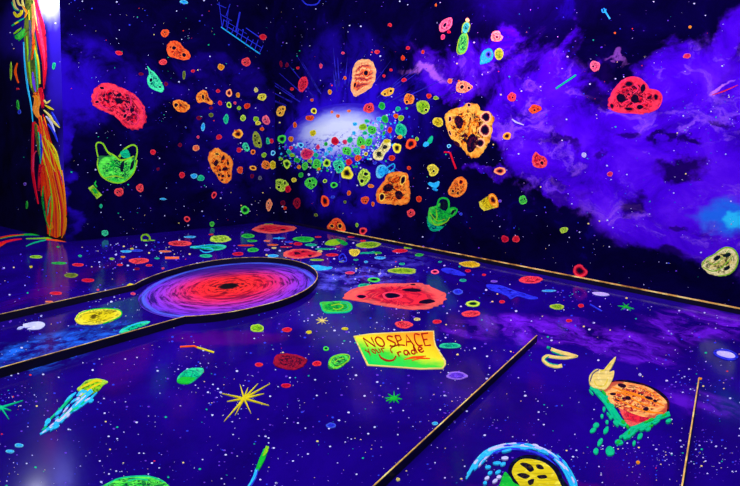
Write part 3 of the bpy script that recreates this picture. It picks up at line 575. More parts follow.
# ------------------------------------------------------------------ small ones: surface, x, y, w, h, colour, style letter
TABLE = '''L 184 2 8 4 cyan s;L 119 53 8 4 red s;L 165 33 8 8 vermilion r;L 163 62 8 6 red r;L 141 74 5 3 maroon s;L 166 84 4 4 maroon s;L 184 75 3 9 olive s
L 246 62 9 9 red r;L 221 67 7 6 amber s;L 193 71 4 3 red s;L 263 37 7 6 red s;L 218 91 4 4 red s;L 229 93 6 8 peach o;L 238 95 4 5 amber s;L 256 90 4 5 cream s;L 262 97 9 7 yellow r
L 229 105 5 6 lime o;L 220 103 4 5 red s;L 247 106 6 6 vermilion s;L 239 108 4 4 lime s;L 235 103 3 3 pink s;L 211 108 4 3 maroon s;L 256 119 6 5 lime s;L 258 123 6 4 yellow r;L 266 120 8 9 pink r;L 243 118 6 6 lime r;L 226 119 5 10 teal s
L 203 127 4 8 cyan s;L 262 129 4 4 orange s;L 237 131 6 2 orange s;L 211 115 5 4 olive s;L 199 118 5 4 maroon s;L 198 137 3 3 pink s;L 196 148 7 6 peach s;L 219 137 6 5 red s
L 268 141 4 7 teal s;L 271.5 141 4 5 red s;L 239 150 5 5 red s;L 253 152 5 5 orange o;L 264 155 5 5 lime s;L 273 153 5 5 cyan o;L 253 168 7 5 amber o;L 266 165 9 9 orange r;L 273 165 7 8 yellow s
L 240 170 6 7 vermilion r;L 252 176 4 4 maroon s;L 260 178 4 4 grey s;L 182 175 6 6 red s;L 194 176 7 5 cyan s;L 201 178 7 6 teal s;L 214 195 5 7 red o;L 245 210 9 8 green o;L 269 205 6 12 peach r
L 187 219 6 6 red o;L 212 224 5 5 green r;L 119 192 9 9 red r;L 140 188 8 8 red r;L 153 152 6 5 red s;L 180 145 4 4 maroon s;L 163 199 7 2 cyan s;L 105 233 7 6 teal r;L 158 169 3 3 maroon s;L 101 206 3 4 teal s
R 281 64 3 6 maroon s;R 287 65 3 5 maroon s;R 298 68 3 3 red s;R 321 66 3 5 pink s;R 330 92 4 5 amber s;R 292 89 4 3 red s;R 345 78 3 4 orange s;R 343 53 3 3 pink s;R 377 52 5 4 red r;R 369 108 11 10 red r
R 382 106 7 7 green s;R 314 111 6 6 yellow o;R 310 118 8 6 vermilion r;R 332 112 3 3 peach s;R 338 116 4 4 peach s;R 349 111 4 3 peach s;R 404 80 5 4 red s;R 429 96 5 5 vermilion s;R 436 98 5 4 lime s
R 450 81 5 5 peach s;R 398 109 5 5 teal s;R 396 116 5 5 orange s;R 401 118 6 6 lime s;R 385 119 7 8 green s;R 390 130 5 6 vermilion s;R 400 137 5 4 amber s;R 382 127 4 6 teal s;R 384 133 3 4 green s
R 387 141 8 4 yellow s;R 411 144 10 11 vermilion o;R 417 139 4 4 lime s;R 397 148 9 10 yellow o;R 449 32 4 3 crimson s;R 443 37 4 6 pink s;R 436 5 2 3 orange s;R 390 25 4 4 red s;R 408 48 4 4 red s
R 403 58 4 5 vermilion s;R 423 52 3 4 vermilion s;R 378 52 4 3 red s;R 512 97 9 9 red r;R 535 109 12 9 vermilion r;R 507 136 8 8 amber o;R 523 200 8 9 green r;R 505 239 7 7 crimson s;R 516 239 7 7 red s
R 433 170 11 12 yellow r;R 419 199 6 6 vermilion s;R 409 168 4 4 vermilion s;R 411 213 8 8 red r;R 449 146 4 4 cyan o;R 392 158 6 6 vermilion s;R 371 186 6 4 orange r;R 365 200 8 8 vermilion r;R 373 204 3 5 orange s
R 357 225 3 4 lime s;R 363 231 7 8 red o;R 325 201 9 11 vermilion o;R 297 203 8 10 maroon r;R 349 193 4 5 orange s;R 288 189 6 7 crimson s;R 283 203 5 5 maroon s;R 285 208 3 4 vermilion s
R 282 139 9 8 green o;R 291 139 5 6 amber s;R 271.5 0 1 1 red s;R 295 125 4 6 orange s;R 313 133 7 6 yellow s;R 345 142 5 5 pink s;R 318 147 4 5 pink s;R 347 151 9 9 green r;R 361 142 8 12 green r
R 363 127 8 7 lime s;R 372 130 9 9 green r;R 369 142 7 8 green r;R 350 140 6 6 teal s;R 365 133 5 4 teal s;R 354 133 4 4 cyan s;R 363 147 5 4 peach s;R 357 151 7 8 teal r;R 366 154 4 4 yellow o
R 317 164 9 10 green r;R 327 163 7 9 lime o;R 349 162 6 7 red s;R 358 158 7 6 vermilion r;R 339 166 11 14 teal r;R 287 164 7 10 lime o;R 299 167 4 4 amber s;R 305 166 6 8 green r;R 297 160 6 5 green s
R 281 159 4 3 lime s;R 292 155 5 4 lime s;R 289 152 5 5 teal s;R 291 148 4 4 pink s;R 326 154 4 4 cyan s;R 316 155 5 5 teal s;R 319 169 4 3 amber s;R 301 175 5 5 green s;R 294 180 5 5 yellow r;R 325 181 4 4 lime o
R 334 185 7 6 green o;R 301 145 6 5 cyan o;R 379 119 5 5 cyan s;R 376 125 4 4 white s;R 367 121 5 4 teal s;R 355 124 5 4 cyan s;R 330 149 6 5 cyan s;R 326 144 4 4 green s;R 310 161 5 4 lime s;R 323 150 4 4 blue s
R 595 66 10 11 pink r;R 687 56 8 5 pink s;R 610 174 6 5 pink s;R 584 155 5 5 white s;R 564 230 8 6 lime r;R 459 81 2 2 orange s;R 615 33 2 2 orange s;R 690 27 3 3 amber s;R 384 76 3 3 red s;R 391 70 3 3 red s;R 312 100 3 3 orange s
R 500 201 3 3 violet s;R 461 214 3 3 blue s;R 375 163 4 3 blue s;R 333 197 4 3 blue s;R 345 202 3 3 olive s;R 316 215 4 3 olive s
F 269 224.5 10 1.6 lime s;F 248 236 14 4 green s;F 220 239 22 7 lime r;F 211 234.5 5 1.3 red s;F 190 237 13 1.8 cyan s;F 180 243.5 25 5 red r;F 206 256 13 3 teal s;F 252 241 10 2 green s;F 246 245.5 17 1.4 vermilion s
F 238 254 12 3.4 crimson s;F 253 250 11 4 green s;F 267 241 7 1.4 peach s;F 273 245 11 1.6 orange s;F 274 248 5 1.6 cream s;F 289 242 9 1.4 blue s;F 273 256 11 3 cyan s;F 267 250 6 2 violet s;F 291 243.5 4 1 red s
F 298 244 9 3 crimson s;F 311 245 12 2.4 teal s;F 318 237 7 1.4 red s;F 351 237 7 1.4 red s;F 325 249 20 1.2 teal s;F 320 251.5 5 2.4 cream s;F 332 255 13 3 red s;F 363 241 6 1.8 red s
F 368 253 15 1.4 teal s;F 378 253 8 2 green s;F 400 251 15 3.6 red s;F 419 255 8 3 green s;F 380 258 11 2.6 cyan s;F 402 264 6 2 teal s;F 435 272 8 4.6 pink o;F 468 271 6 2.6 crimson s;F 484 275 4 2 red s
F 463 280.5 7 2.6 teal s;F 494 281.5 7 2 violet s;F 531 280 23 7.5 red r;F 458 292 10 5.6 blue s;F 374 280 13 4.4 green o;F 365 286 15 4 teal s;F 473 304 14 6 lime o;F 502 302 6 3 red s;F 471 314 20 6 red r
F 404 323 7 3 red s;F 437 322 9 4 red s;F 417 319.5 7 2.6 cream s;F 450 346 22 5 teal s;F 457 376 20 8 violet s;F 317 260 14 1.8 lime s;F 350 273 10 2.6 pink s;F 342 261.5 6 1.6 lime s;F 257 328.5 14 7.5 lime s
F 287 330 10 4.4 red s;F 309 332.5 6 3 yellow s;F 345 329 7 2.6 yellow s;F 326 349 6 4 green o;F 259 365 8 4 red s;F 317 364 9 5 red s;F 286 386 10 4 crimson s;F 331 426 10 5 blue s;F 363 245.5 3 1 yellow s
F 56 293.5 13 3 red s;F 49 302 8 1.6 peach s;F 71 275.5 14 4.6 olive s;F 88 280.5 13 3.4 crimson s;F 78 265 12 3 red s;F 59 263.3 16 2 green s;F 36 257 13 3 lime s;F 139 261 20 5.6 red r;F 137 250.6 12 2 blue s;F 126 251.5 12 2 cyan s
F 112 259 5 2 lime s;F 123 257 5 1.6 amber s;F 132 249 4 1.6 yellow s;F 120 265 6 2 red s;F 149 265.5 7 2 red s;F 137 269 6 2 maroon s;F 157 258.5 5 1.4 teal s;F 165 251.5 13 1.6 peach s;F 80 256 4 2 teal s;F 31 267 3 2.4 yellow s
F 550 303 1 1 lime s;F 557 307 14 5.4 lime s;F 581 306 6 3.4 red s;F 569 321 6 3 red s;F 549 291 14 1.8 cyan s;F 98 290 3 1.6 pink s;F 133 294 5 2.4 pink s;F 408 245 0 0 lime s;F 163 268.5 3 1.6 pink s;F 480 261 1 1 blue s
F 10 452 9 3 cyan s;F 19 446 9 3.6 cyan s;F 58 247 3 1.4 green s;F 286 247 12 1 red s;F 338 247 4 1 pink s;F 290 252 1 1 red s;F 356 260 5 1.4 teal s;F 366 262 4 2 cyan s;F 300 263 9 1.6 blue s;F 245 259 9 1.6 teal s
F 330 267.5 5 1.5 cyan s;F 440 262 4 1.5 teal s;F 521 264 1 1 teal s;F 397 288 1 1 red s;F 640 375 3 2 white s;F 700 379 4 2 amber s;F 638 463 4 3 amber s;F 388 475 4 3 amber s;F 398 480 4 3 cream s;F 435 424 6 3 cyan s
C 11 71 2 19 lime s;C 54 66 3 8 teal s;C 18 105 2.4 10 green s;C 19.5 112 3 5 blue s;C 27 205 2 8 green s;C 18 89 3 2 red s;C 25 184 3 3 violet s'''
ST = {'s': 'solid', 'r': 'rock', 'o': 'ring'}
for row in TABLE.replace('\n', ';').split(';'):
    s, x, y, w, h, col, st = row.split(); x, y, w, h = float(x), float(y), float(w), float(h)
    if w < 1.2 and h < 1.2: continue
    rr = random.Random(int(x*7+y*3)); cr_ = []
    if w*h > 60 and st == 'r' and s != 'F': cr_ = [(x+rr.uniform(-.2,.2)*w, y+rr.uniform(-.2,.2)*h, w*.32, h*.32)]
    rock(s, x, y, w, h, col, ST[st], rr.uniform(-.25,.25) if s != 'F' else 0, name='painted_asteroid' if s != 'C' else 'painted_dash', cat='painted asteroid' if s != 'C' else 'painted dash', craters=cr_, irr=.1 if s != 'F' else .06)

# ------------------------------------------------------------------ floor paintings
rock('F',274,229,44,8.6,'salmon','solid',label='long flat red asteroid painted on the floor right in the room corner',lm='the long red asteroid in the corner',craters=[(283,230,6,1.6,0,'hole'),(262,229,5,1.2,0,'hole')])
rock('F',301,254,36,9.6,'salmon','solid',label='red asteroid with dark craters on the floor behind the ring border',lm='the cratered red asteroid behind the ring',craters=[(297,253.5,6,3,0,'hole'),(310,256,4,2.2,0,'hole'),(303,252,4,1.4,0,'hole')])
rock('F',395,296,0,0,'salmon','solid',label='largest flat red asteroid in the middle of the floor behind the sheet with writing',lm='the largest red floor asteroid',
     poly=[(343,296),(350,290),(366,286),(382,284),(404,283.5),(422,284),(434,288),(444,293),(447,298),(442,304),(432,308),(418,310),(402,309),(388,307),(372,304),(356,301),(345,299)],ctr=(395,297),
     craters=[(361.5,297,13,4.6,0),(392,296,22,7,.05,'crater'),(412,290.5,21,3.4,.04,'hole'),(427,302,16,4.4,-.06,'hole'),(413,285,5,1.8,0,'hole')],ccol='crimson')
rock('F',292,361,0,0,'maroon','rock',label='dark red asteroid on the floor left of the sheet with writing',lm='the dark red floor asteroid',poly=[(273,361),(278,355),(288,354),(299,356),(307,360),(303,367),(294,370),(283,369),(275,366)])
rock('F',404,325,18,7,'red','rock',label='flat red asteroid just behind the top edge of the sheet with writing')
rock('F',98,317,0,0,'yellow','solid',label='large flat yellow-green planet between the two straight borders',lm='the yellow planet',name='painted_planet',cat='painted planet',
     poly=[(75,319),(79,313.5),(88,310.5),(100,309.5),(112,309),(120,310.5),(121,315),(115,320),(104,323.5),(90,325),(79,324)],ctr=(98,317))
strokes('F',98,317,[('rib','rim_line','green','plain',[([(76,320),(80,314),(92,310),(108,309),(120,311),(121,316),(114,320),(103,324)],(.6,1.1,.8))])],'','','',into=LAST[0])
rock('F',470,264.4,20,6,'yellow','solid',label='flat yellow oval on the floor close to the gold edge',lm='the yellow oval by the gold edge')
rock('F',402.5,271,27,6.4,'lime','solid',label='long flat yellow-green oval behind the largest red floor asteroid',lm='the long yellow-green oval')
rock('F',368.5,245,26,6,'lime','solid',label='flat lime oval on the floor below the red-orange wall asteroid, to its right',lm='the lime oval near the wall')
rock('F',304,239.4,22,5,'green','solid',label='flat green oval on the floor in front of the corner',lm='the green oval near the corner')
strokes('F',335,242.5,[('poly','cone','lime','plain',[(325,244.5),(328,241),(334,239.5),(340,239.5),(342,243),(334,245.5)]),('poly','wedge','green','flat',[(336,239.5),(341,239.6),(348,244),(343,245)])],
   'lime and green cone shape on the floor below the red-orange asteroid','painted_cone','painted debris',lm='the lime cone',size=120)
strokes('F',208,247.5,[('poly','wing','teal','solid',[(190,247),(198,246),(208,245.5),(218,244.5),(226,246),(224,249),(214,250.5),(203,249),(194,248.5)]),('rib','outline','cyan','plain',[([(190,247.5),(203,247.5),(211,248.5),(213,251),(205,252.5),(200,250)],.7),([(196,246.8),(210,245),(225,246.5)],.6)])],
   'teal winged shape with cyan lines on the floor behind the ring','painted_jellyfish','painted debris',lm='the teal winged shape',size=220)
strokes('F',355,252,[('poly','body','yellow','rock',[(349,252),(350,249.4),(355,249.5),(360,250),(359,254),(355,256.5),(351,255)]),('rib','tail','teal','plain',[([(360,253.5),(368,253),(375,251.5)],(1,.7,.4))])],
   'yellow fish-bone like lump with a thin teal tail on the floor','painted_scrap','painted debris',lm='the yellow lump with a tail',size=70)
strokes('F',343,258,[('rib','outline','blue','plain',[([(340,261),(339,257),(343,254),(346,258),(346,261.5),(340,261),(343,258)],1)])],'blue looped outline on the floor behind the largest red floor asteroid','painted_loop','painted debris',size=50)
strokes('F',320,268,[('poly','arrow','cyan','plain',[(308,266.5),(316,265.3),(321,266),(332,268.5),(322,270.5),(312,269.8),(314,268)])],'pale cyan arrow-shaped shard on the floor right of the ring','painted_shard','painted debris',lm='the cyan shard',size=90)
strokes('F',454,272,[('poly','fish','blue','flat',[(441,270),(445,268),(453,269),(461,272),(466,275),(462,276),(455,275),(446,273)]),('rib','outline','blue','plain',[([(441,270),(446,268.5),(455,270.5),(466,275.5)],.8)])],
   'small blue fish shape on the floor near the gold edge','painted_fish','painted fish',lm='the small blue fish',size=160)
strokes('F',511,291,[('poly','body','blue','flat',[(486,286),(489,284.6),(499,286),(510,289),(517,293),(512,298),(508,296.5),(499,293),(490,290)]),('poly','tail','blue','flat',[(512,292.5),(522,293.5),(532,296),(538,298),(533,299),(524,297),(514,295.5)]),
   ('rib','outline','blue','plain',[([(487,286),(497,289.5),(508,296.5),(511,299),(518,296),(530,299),(538,298.5)],.9),([(487,285.5),(500,286),(514,291),(526,294.5)],.8)])],
   'long blue whale-like fish on the floor beside the violet cloud','painted_fish','painted fish',lm='the long blue fish',size=500)
strokes('F',31,326,[('poly','body','white','plain',[(23,325),(29,323.2),(37,322),(43,322.8),(45,325.5),(41,329),(34,330),(27,329.5),(33,327),(25,328)]),('poly','tail','white','flat',[(17,329.5),(20,327),(25,327),(21,329.5)])],
   'white comma-shaped shell left of the yellow planet','painted_shell','painted debris',lm='the white shell',size=180)
strokes('F',135,327,[('poly','dome','teal','solid',[(119,333),(124,328),(133,324.5),(143,322),(150,322),(146,325),(133,330),(124,333)]),('rib','rim_line','cyan','plain',[([(119,333),(127,328),(138,324),(150,322)],(.5,1,.4))])],
   'teal saucer partly hidden by the front straight border','painted_saucer','painted saucer',lm='the teal saucer',size=180)
strokes('F',336,307,[('poly','can_body','green','solid',[(320,303),(330,302),(343,301.5),(350,303),(352,308),(348,312),(336,313),(325,312.5),(322,309)]),('rib','outline','teal','plain',[([(321,304),(324,312),(336,313),(348,312),(352,308),(349,303),(341,301.8)],(1,1.2,1)),([(340,304),(346,304),(348,308),(344,310.5)],.8)]),
   ('rib','highlight','lime','plain',[([(331,306),(339,304.5),(343,307),(338,310),(333,309)],1.1)])],
   'green crushed can on the floor in front of the largest red asteroid','painted_can','painted can',lm='the green can',size=300)
strokes('F',190,376,[('poly','leaf','teal','solid',[(177,381),(179,376),(187,370),(196,368.5),(203,369),(203,373),(196,380),(189,384),(180,384)]),('poly','leaf_tip','green','plain',[(177,381),(183,377.5),(192,378),(196,378.5),(189,384),(180,384)])],
   'teal and green leaf-shaped shard left of the yellow star','painted_shard','painted debris',lm='the teal leaf',size=300)
strokes('F',339,361.5,[('poly','shell','green','rock',[(328,365),(330,359),(336,355.5),(345,354.5),(350,356.5),(349,361),(342,367),(335,369.5),(329,369)]),('rib','outline','lime','plain',[([(329,366),(332,359),(340,355),(349,356),(348,361),(341,366),(333,369)],1),([(334,364),(338,360),(344,359)],.8)])],
   'green shell with a lime outline at the left edge of the sheet with writing','painted_shell','painted debris',lm='the green shell',size=250)
strokes('F',196,349.5,[('lin','straw_tube','orange','plain',[([(180,347.2),(194,346.4),(198,348)],1.3)]),('lin','straw_end','yellow','plain',[([(197,347.6),(214,352.8)],1.4)])],'orange and yellow bent straw on the floor in front of the ring','painted_straw','painted straw',lm='the bent straw',size=70)
strokes('F',179,259,[('lin','stick','peach','plain',[([(165,258),(179,258)],2)])],'peach coloured stick on the floor behind the ring','painted_stick','painted stick',size=30)
strokes('F',145,238,[('rib','loop','lime','plain',[([(142,241),(141.5,237),(145,234.5),(149,236.5),(149.5,240),(143,240.5)],(1.3,1.8,1.3)),([(147,240.3),(155,240.5)],(1.2,.4))])],
   'yellow-green loop with a tail at the foot of the left wall','painted_loop','painted debris',lm='the yellow-green loop',size=70)
strokes('F',408,246,[('rib','loop','lime','plain',[([(404,247),(406,244),(409,243),(411,246),(412,248),(404,248)],(1.3,1.5,1.2))])],'lime loop on the floor touching the gold edge of the right wall','painted_loop','painted debris',lm='the lime loop',size=40)
strokes('F',131,285,[('rib','scribble','yellow','plain',[([(127,286.5),(130,285),(134,285.6)],(1.4,2.4,1.4))])],'yellow blob where the back border meets the ring','painted_blob','painted debris',size=30)
def star(x, y, rays, w, col, label, lm=None, sty='plain'):
    strokes('F', x, y, [('lin','ray',col,sty,[([(x,y),(x+dx,y+dy)],(w, w*.6, .25))]) for dx, dy in rays]+[('ell','core',col,'plain',(x,y,w*2.2,w*1.6,0))], label, 'painted_star', 'painted star', lm=lm, size=300)
star(244,399,[(-20,23),(-13,15),(14,-15),(26,-15),(-22,-5),(-17,3),(20,-5),(25,7),(-4,-14),(7,15),(-9,17),(4,-11)],2.0,'yellow','large yellow star with long thin rays on the floor in the foreground','the large yellow star')
star(394,398.5,[(-9,0),(8,1),(-6,-4),(6,-4),(0,-7),(-5,5),(5,5),(0,5),(-8,3)],1.8,'green','green eight-pointed star on the floor in front of the sheet with writing','the green star')
star(322,321,[(-6,-1),(6,0),(0,-4),(0,4),(-5,3),(5,-3),(4,3),(-4,-3)],1.0,'cream','small pale star on the floor in front of the green can','the pale star','plain')
star(279,238.3,[(-6,0),(6,0),(0,-1.5),(0,2)],1.0,'cyan','tiny cyan star on the floor in front of the corner','the cyan star')
star(626,307,[(-8,-1),(8,2),(-3,-4),(3,-3),(-5,3),(5,4)],1.5,'green','green star on the floor close to the right wall','the small green star')
star(1,408,[(22,-7),(8,12),(-5,10),(-6,-8),(10,3)],1.8,'teal','teal star cut by the left edge of the picture','the teal star')
strokes('F',601,294.5,[('poly','hull','white','plain',[(592,293),(598,292.4),(606,293.4),(609.5,295.4),(604,296),(596,295.2)])],'small white saucer on the floor close to the gold edge','painted_saucer','painted saucer',lm='the small white saucer',size=60)
strokes('F',596,308,[('lin','stick','blue','plain',[([(590,304.5),(602,311.5)],1.1)])],'thin blue stick on the floor near the gold edge','painted_stick','painted stick',size=20)
strokes('F',726,355,[('ell','hull','blue','flat',(726,355,26,10,.2)),('ell','dome','white','plain',(726,355,19,6.4,.2))],'white and blue flying saucer on the floor at the right','painted_saucer','painted saucer',lm='the flying saucer at right',size=260)
strokes('F',560,358,[('rib','strip','cream','plain',[([(551,349.5),(558,352),(568,354.5),(578,356.6)],(3,3.2,3.4,1)),([(577,357),(566,358.3),(555,357.6),(547,356.5),(543,360),(548,365),(556,367),(562,366)],(1,2.6,2.6,3,2.8,2.6,2.8,3.4))]),
   ('rib','shade_line','teal','flat',[([(549,357),(545,360),(550,364),(558,365.5)],.9),([(552,352),(564,357)],.9),([(547,347.5),(550,348.6)],2)])],
   'cream folded ribbon shaped like a two on the floor right of the diagonal border','painted_ribbon','painted debris',lm='the cream ribbon',size=500)
# sheet with writing
def sheet_mat():
    n = N('sheet_paint', .6, .2); uv = n.new('ShaderNodeUVMap').outputs[0]; s = n.new('ShaderNodeSeparateXYZ', [uv])
    t = n.math('ADD', n.math('SUBTRACT', n.math('MULTIPLY', s.outputs[1], .85), n.math('MULTIPLY', s.outputs[0], .55)), n.math('MULTIPLY', n.math('SUBTRACT', n.noise(uv, 2.2, 4, .6), .5), .7))
    c = n.ramp(n.math('ADD', n.math('MULTIPLY', t, .4), .5), [(.12, lin((255,150,20))), (.4, lin((255,215,20))), (.52, lin((200,235,40))), (.64, lin((60,220,50))), (.85, lin((0,215,80)))])
    return n.out(c)
sh = strokes('F',400,352,[('poly','outline','cream','plain',[(353.3,336.5),(370,334),(400,332.4),(434,331.2),(434.6,340),(436,346),(445.6,361),(446,365),(443,369.4),(420,369.8),(395,367.8),(367,366),(361,353)],False),
   ('poly','sheet_face','yellow','solid',[(355,337.2),(370,335),(400,333.4),(433,332.2),(433.4,340),(435,347),(444,361.5),(444,365.5),(442,368.2),(420,368.6),(395,366.8),(368.6,365),(362.4,353)],False)],
   'yellow and green sheet with the handwritten words NO SPACE on the floor','painted_sheet','painted sheet',lm='the sheet with writing',size=2500)
fc = [c for c in sh.children if c.name.startswith('sheet_face')][0]; fc.data.materials[0] = sheet_mat()
LET = {'N': [[(0,1),(0.05,0),(.9,1),(1,0)]], 'O': [[(.5,0),(.05,.25),(.05,.75),(.5,1),(.95,.75),(.95,.25),(.5,0)]], 'S': [[(1,.1),(.4,0),(.1,.25),(.5,.48),(.95,.7),(.6,1),(0,.92)]],
 'P': [[(.1,1),(.1,0)],[(.1,0),(.8,.05),(.85,.4),(.1,.55)]], 'A': [[(0,1),(.45,0),(1,1)],[(.2,.62),(.8,.62)]], 'C': [[(1,.08),(.3,.0),(.05,.5),(.3,.95),(1,.95)]], 'E': [[(.05,0),(.1,1),(1,.95)],[(0,.02),(1,0)],[(.1,.5),(.7,.48)]],
 'y': [[(0,.2),(.4,.7)],[(.9,.1),(.1,1.2)]], 'o': [[(.5,.2),(.1,.5),(.5,.95),(.9,.5),(.5,.2)]], 'u': [[(0,.2),(.1,.9),(.8,.8),(.85,.2)]], 'r': [[(.1,1),(.1,.2)],[(.1,.5),(.5,.2),(.9,.3)]],
 'a': [[(.9,.3),(.3,.2),(.05,.7),(.5,.95),(.85,.4),(.95,1)]], 'd': [[(.85,.5),(.3,.4),(.1,.85),(.6,.95),(.9,-.3),(.95,1)]], 'e': [[(.1,.6),(.9,.45),(.5,.1),(.1,.5),(.4,.95),(1,.8)]]}
def word(txt, TL, TR, BR_, BL, gaps, w):
    out = []; n = len(txt); x = 0; tot = sum(gaps)
    for ch, g in zip(txt, gaps):
        if ch != ' ':
            for st_ in LET[ch]:
                pts = []
                for (a, b) in st_:
                    u = (x+a*g*.78)/tot; p = Vector(TL).lerp(Vector(TR), u); q = Vector(BL).lerp(Vector(BR_), u); pts.append(tuple(p.lerp(q, b)))
                out.append((pts, w))
        x += g
    return out
surf = FL; c0 = sh.location.copy()
def letters(strk, col, smoothit=True):
    bm = bmesh.new()
    for pts, w in strk: ribbon(bm, surf, c0, pts, w, .0075, k=4, sm=len(pts) > 4)
    link('lettering', bm, paint(col, 'plain'), c0, sh)
letters(word('NO SPACE', (362.5,338.8), (430,333.8), (433,346.5), (368,347.6), (1.25,1.1,.25,1,.95,1.15,.95,1), (1.3,1.3)), 'brown')
letters(word('your', (364,349.5), (385,347.6), (388,353), (369,355.5), (1,1,1,1), (.9,.9)), 'brown')
letters([([(405,346.2),(398,345.8),(392,348),(390.5,351),(392.5,354)],(1,1.2,.8)),([(379,355),(381,358.5),(387,361.5),(393,361),(396,357)],(1,2,1.2))]+word('rade', (396,352), (423,346.4), (426,352.5), (399,357.6), (.9,1,1.1,1), (1.2,1.2)), 'brown')
letters([([(404,360.4),(413,358.4),(426,357)],(.6,2.2,.6)),([(412,361.4),(420,359),(430,359.5)],(.6,1.6,.6))], 'orange')
# comets
def flecks(path, n, spread, seed, cols=('cyan','white','cyan','teal'), wl=(4,8), h=2.2):
    r_ = random.Random(seed); P = smooth(path, 10); out = []
    for i in range(n):
        k = min(int(i/n*(len(P)-2)), len(P)-2); a, b = Vector(P[k]), Vector(P[k+1]); d = (b-a).normalized(); o_ = r_.uniform(-1, 1)*spread*(1-.6*i/n)
        out.append(('ell','tail_fleck',r_.choice(cols),'plain',(a.x-d.y*o_, a.y+d.x*o_, r_.uniform(*wl), h*r_.uniform(.6,1.2), math.atan2(d.y, d.x))))
    return out
bl = lambda cx, cy, w, h, r: ('ell','tail_fleck','cyan','plain',(cx,cy,w,h,r))
strokes('F',93,390,[('poly','head','lime','solid',[(77,389.5),(81,386),(86,381.5),(95,379.3),(102,380),(108,382.5),(103,386),(99,391),(93,394),(87,396),(81,398),(80,393)]),
   ('rib','head_streak','yellow','plain',[([(80,389),(88,385),(96,381.5),(102,382)],(1,3,2)),([(86,392),(94,387),(101,384)],(1,2.4,1))]),
   ('rib','tail','cyan','plain',[([(92,391),(80,402),(66,416),(52,427),(40,435)],(4,4.6,4.4,3.6,1.4)),([(76,393),(70,398),(65,403)],(1,3,1.4)),([(97,393),(88,401),(76,410),(70,413)],(1,2.4,2,1))]),
   ('rib','tail_edge','teal','plain',[([(72,398),(64,406),(55,415),(48,422)],(1,2.4,1.6,1.6)),([(88,399),(78,408),(66,414),(56,422)],(1,2.2,2,1))]),
   ('rib','tail_glint','white','plain',[([(86,396),(74,407),(60,421),(42,434)],(1,1.8,2,1)),([(79,399),(73,402)],(2,1)),([(59,425),(51,430)],(3,1.4))]),
   ('ell','tail_fleck','cyan','plain',(48,422,7,4.4,-.7)),('ell','tail_fleck','cyan','plain',(56,427,8,4,-.6))]+flecks([(88,396),(72,406),(58,420),(44,432)], 30, 8, 4),
   'yellow-green comet with a long cyan tail on the floor at the left','painted_comet','painted comet',lm='the comet at left',size=2000)
strokes('F',258,465,[('rib','tail','cyan','plain',[([(257,470),(254,478),(248,488)],(3.4,2.6,1.4))]),('rib','middle','green','plain',[([(266,450),(262,460),(257,471)],(4,5.4,3))]),('rib','head','lime','plain',[([(267.5,447),(266,452),(263,457)],(3,3.4,1))]),('rib','edge','blue','plain',[([(258,470),(256,478),(251,487)],1)])],
   'small green comet with a blue tail at the bottom left of the yellow star','painted_comet','painted comet',lm='the small comet',size=300)
dash = []
for i, (x, y, w, r) in enumerate([(476,463,6,-.75),(469,474,5,-.8),(483,456,6,-.6),(487,479,5,-.5),(488,468,6,-.2),(497,464,8,-.05),(505,459,7,0),(498,473,6,-.5),(503,465,6,-.4),(495,482,6,-.6),(485,484,4,-.4),(490,474,5,-.6),(499,478,5,-.3)]):
    dash.append(('ell','tail_fleck','cyan' if i % 3 else 'white','plain',(x,y,w,3.2,r)))
strokes('F',540,473,[('rib','tail','cyan','plain',[([(466,480),(474,466),(487,453),(504,447.5),(524,446.5),(541,450),(556,459),(566,470),(573,484),(576,494)],(1,4,5,6,5,4,5,7,8,4))]),
   ('rib','tail_glint','white','plain',[([(490,451.5),(506,446.5),(526,446),(545,451),(560,463),(572,480)],(1,3,3.4,2.6,3,1))]),('rib','tail_edge','blue','plain',[([(486,457),(502,451),(520,450),(540,455),(553,465),(562,480)],(1,2.4,1.6,2.4,3))]),
   ('poly','dark_ring','green','hole',[(508,475),(511,464),(521,457),(533,456),(546,460),(557,468),(563,480),(566,492),(512,492)]),
   ('poly','green_glow','green','plain',[(501,482),(505,473),(510,478),(514,484),(521,487),(528,492),(500,492)]),
   ('poly','rock_body','yellow','plain',[(512,474),(515,465),(523,460),(534,460.5),(545,464),(553,471),(558,480),(560,492),(527,492),(518,484)]),
   ('poly','pit','yellow','hole',[(520,465),(524,463.5),(531,466),(534,471),(530,473),(525,469)]),('poly','pit','yellow','hole',[(517,476),(523,474),(530,477),(525,480)]),('poly','pit','yellow','hole',[(536,466),(541,466),(544,470),(538,470)]),
   ('poly','pit','yellow','hole',[(537,477),(545,476),(547,479),(540,480)]),('poly','pit','yellow','hole',[(528,482),(534,480),(533,485),(529,486)])]+dash+flecks([(478,470),(490,455),(506,448.5),(524,447),(542,451),(558,461),(568,473),(575,486)], 34, 4.5, 8, ('white','cyan','blue','cyan'), (6,12)),
   'yellow pitted comet rock inside a curved pale blue tail at the bottom edge','painted_comet','painted comet',lm='the yellow comet rock',size=4000)
drips = [(596,426,6,5,-.5),(593,431,7,4,-.6),(600,443,4,9,.5),(606,431,4,8,.5),(610,452,9,9,-.8),(596,452,5,6,.2),(619,443,8,5,.2),(648,428,6,8,.5),(640,437,4,7,.6),(604,410,3,5,0),(657,420,6,12,.6),(626,437,6,7,.6),(602,417,3,4,0),(607,423,3,4,0),(634,444,3,5,.4)]
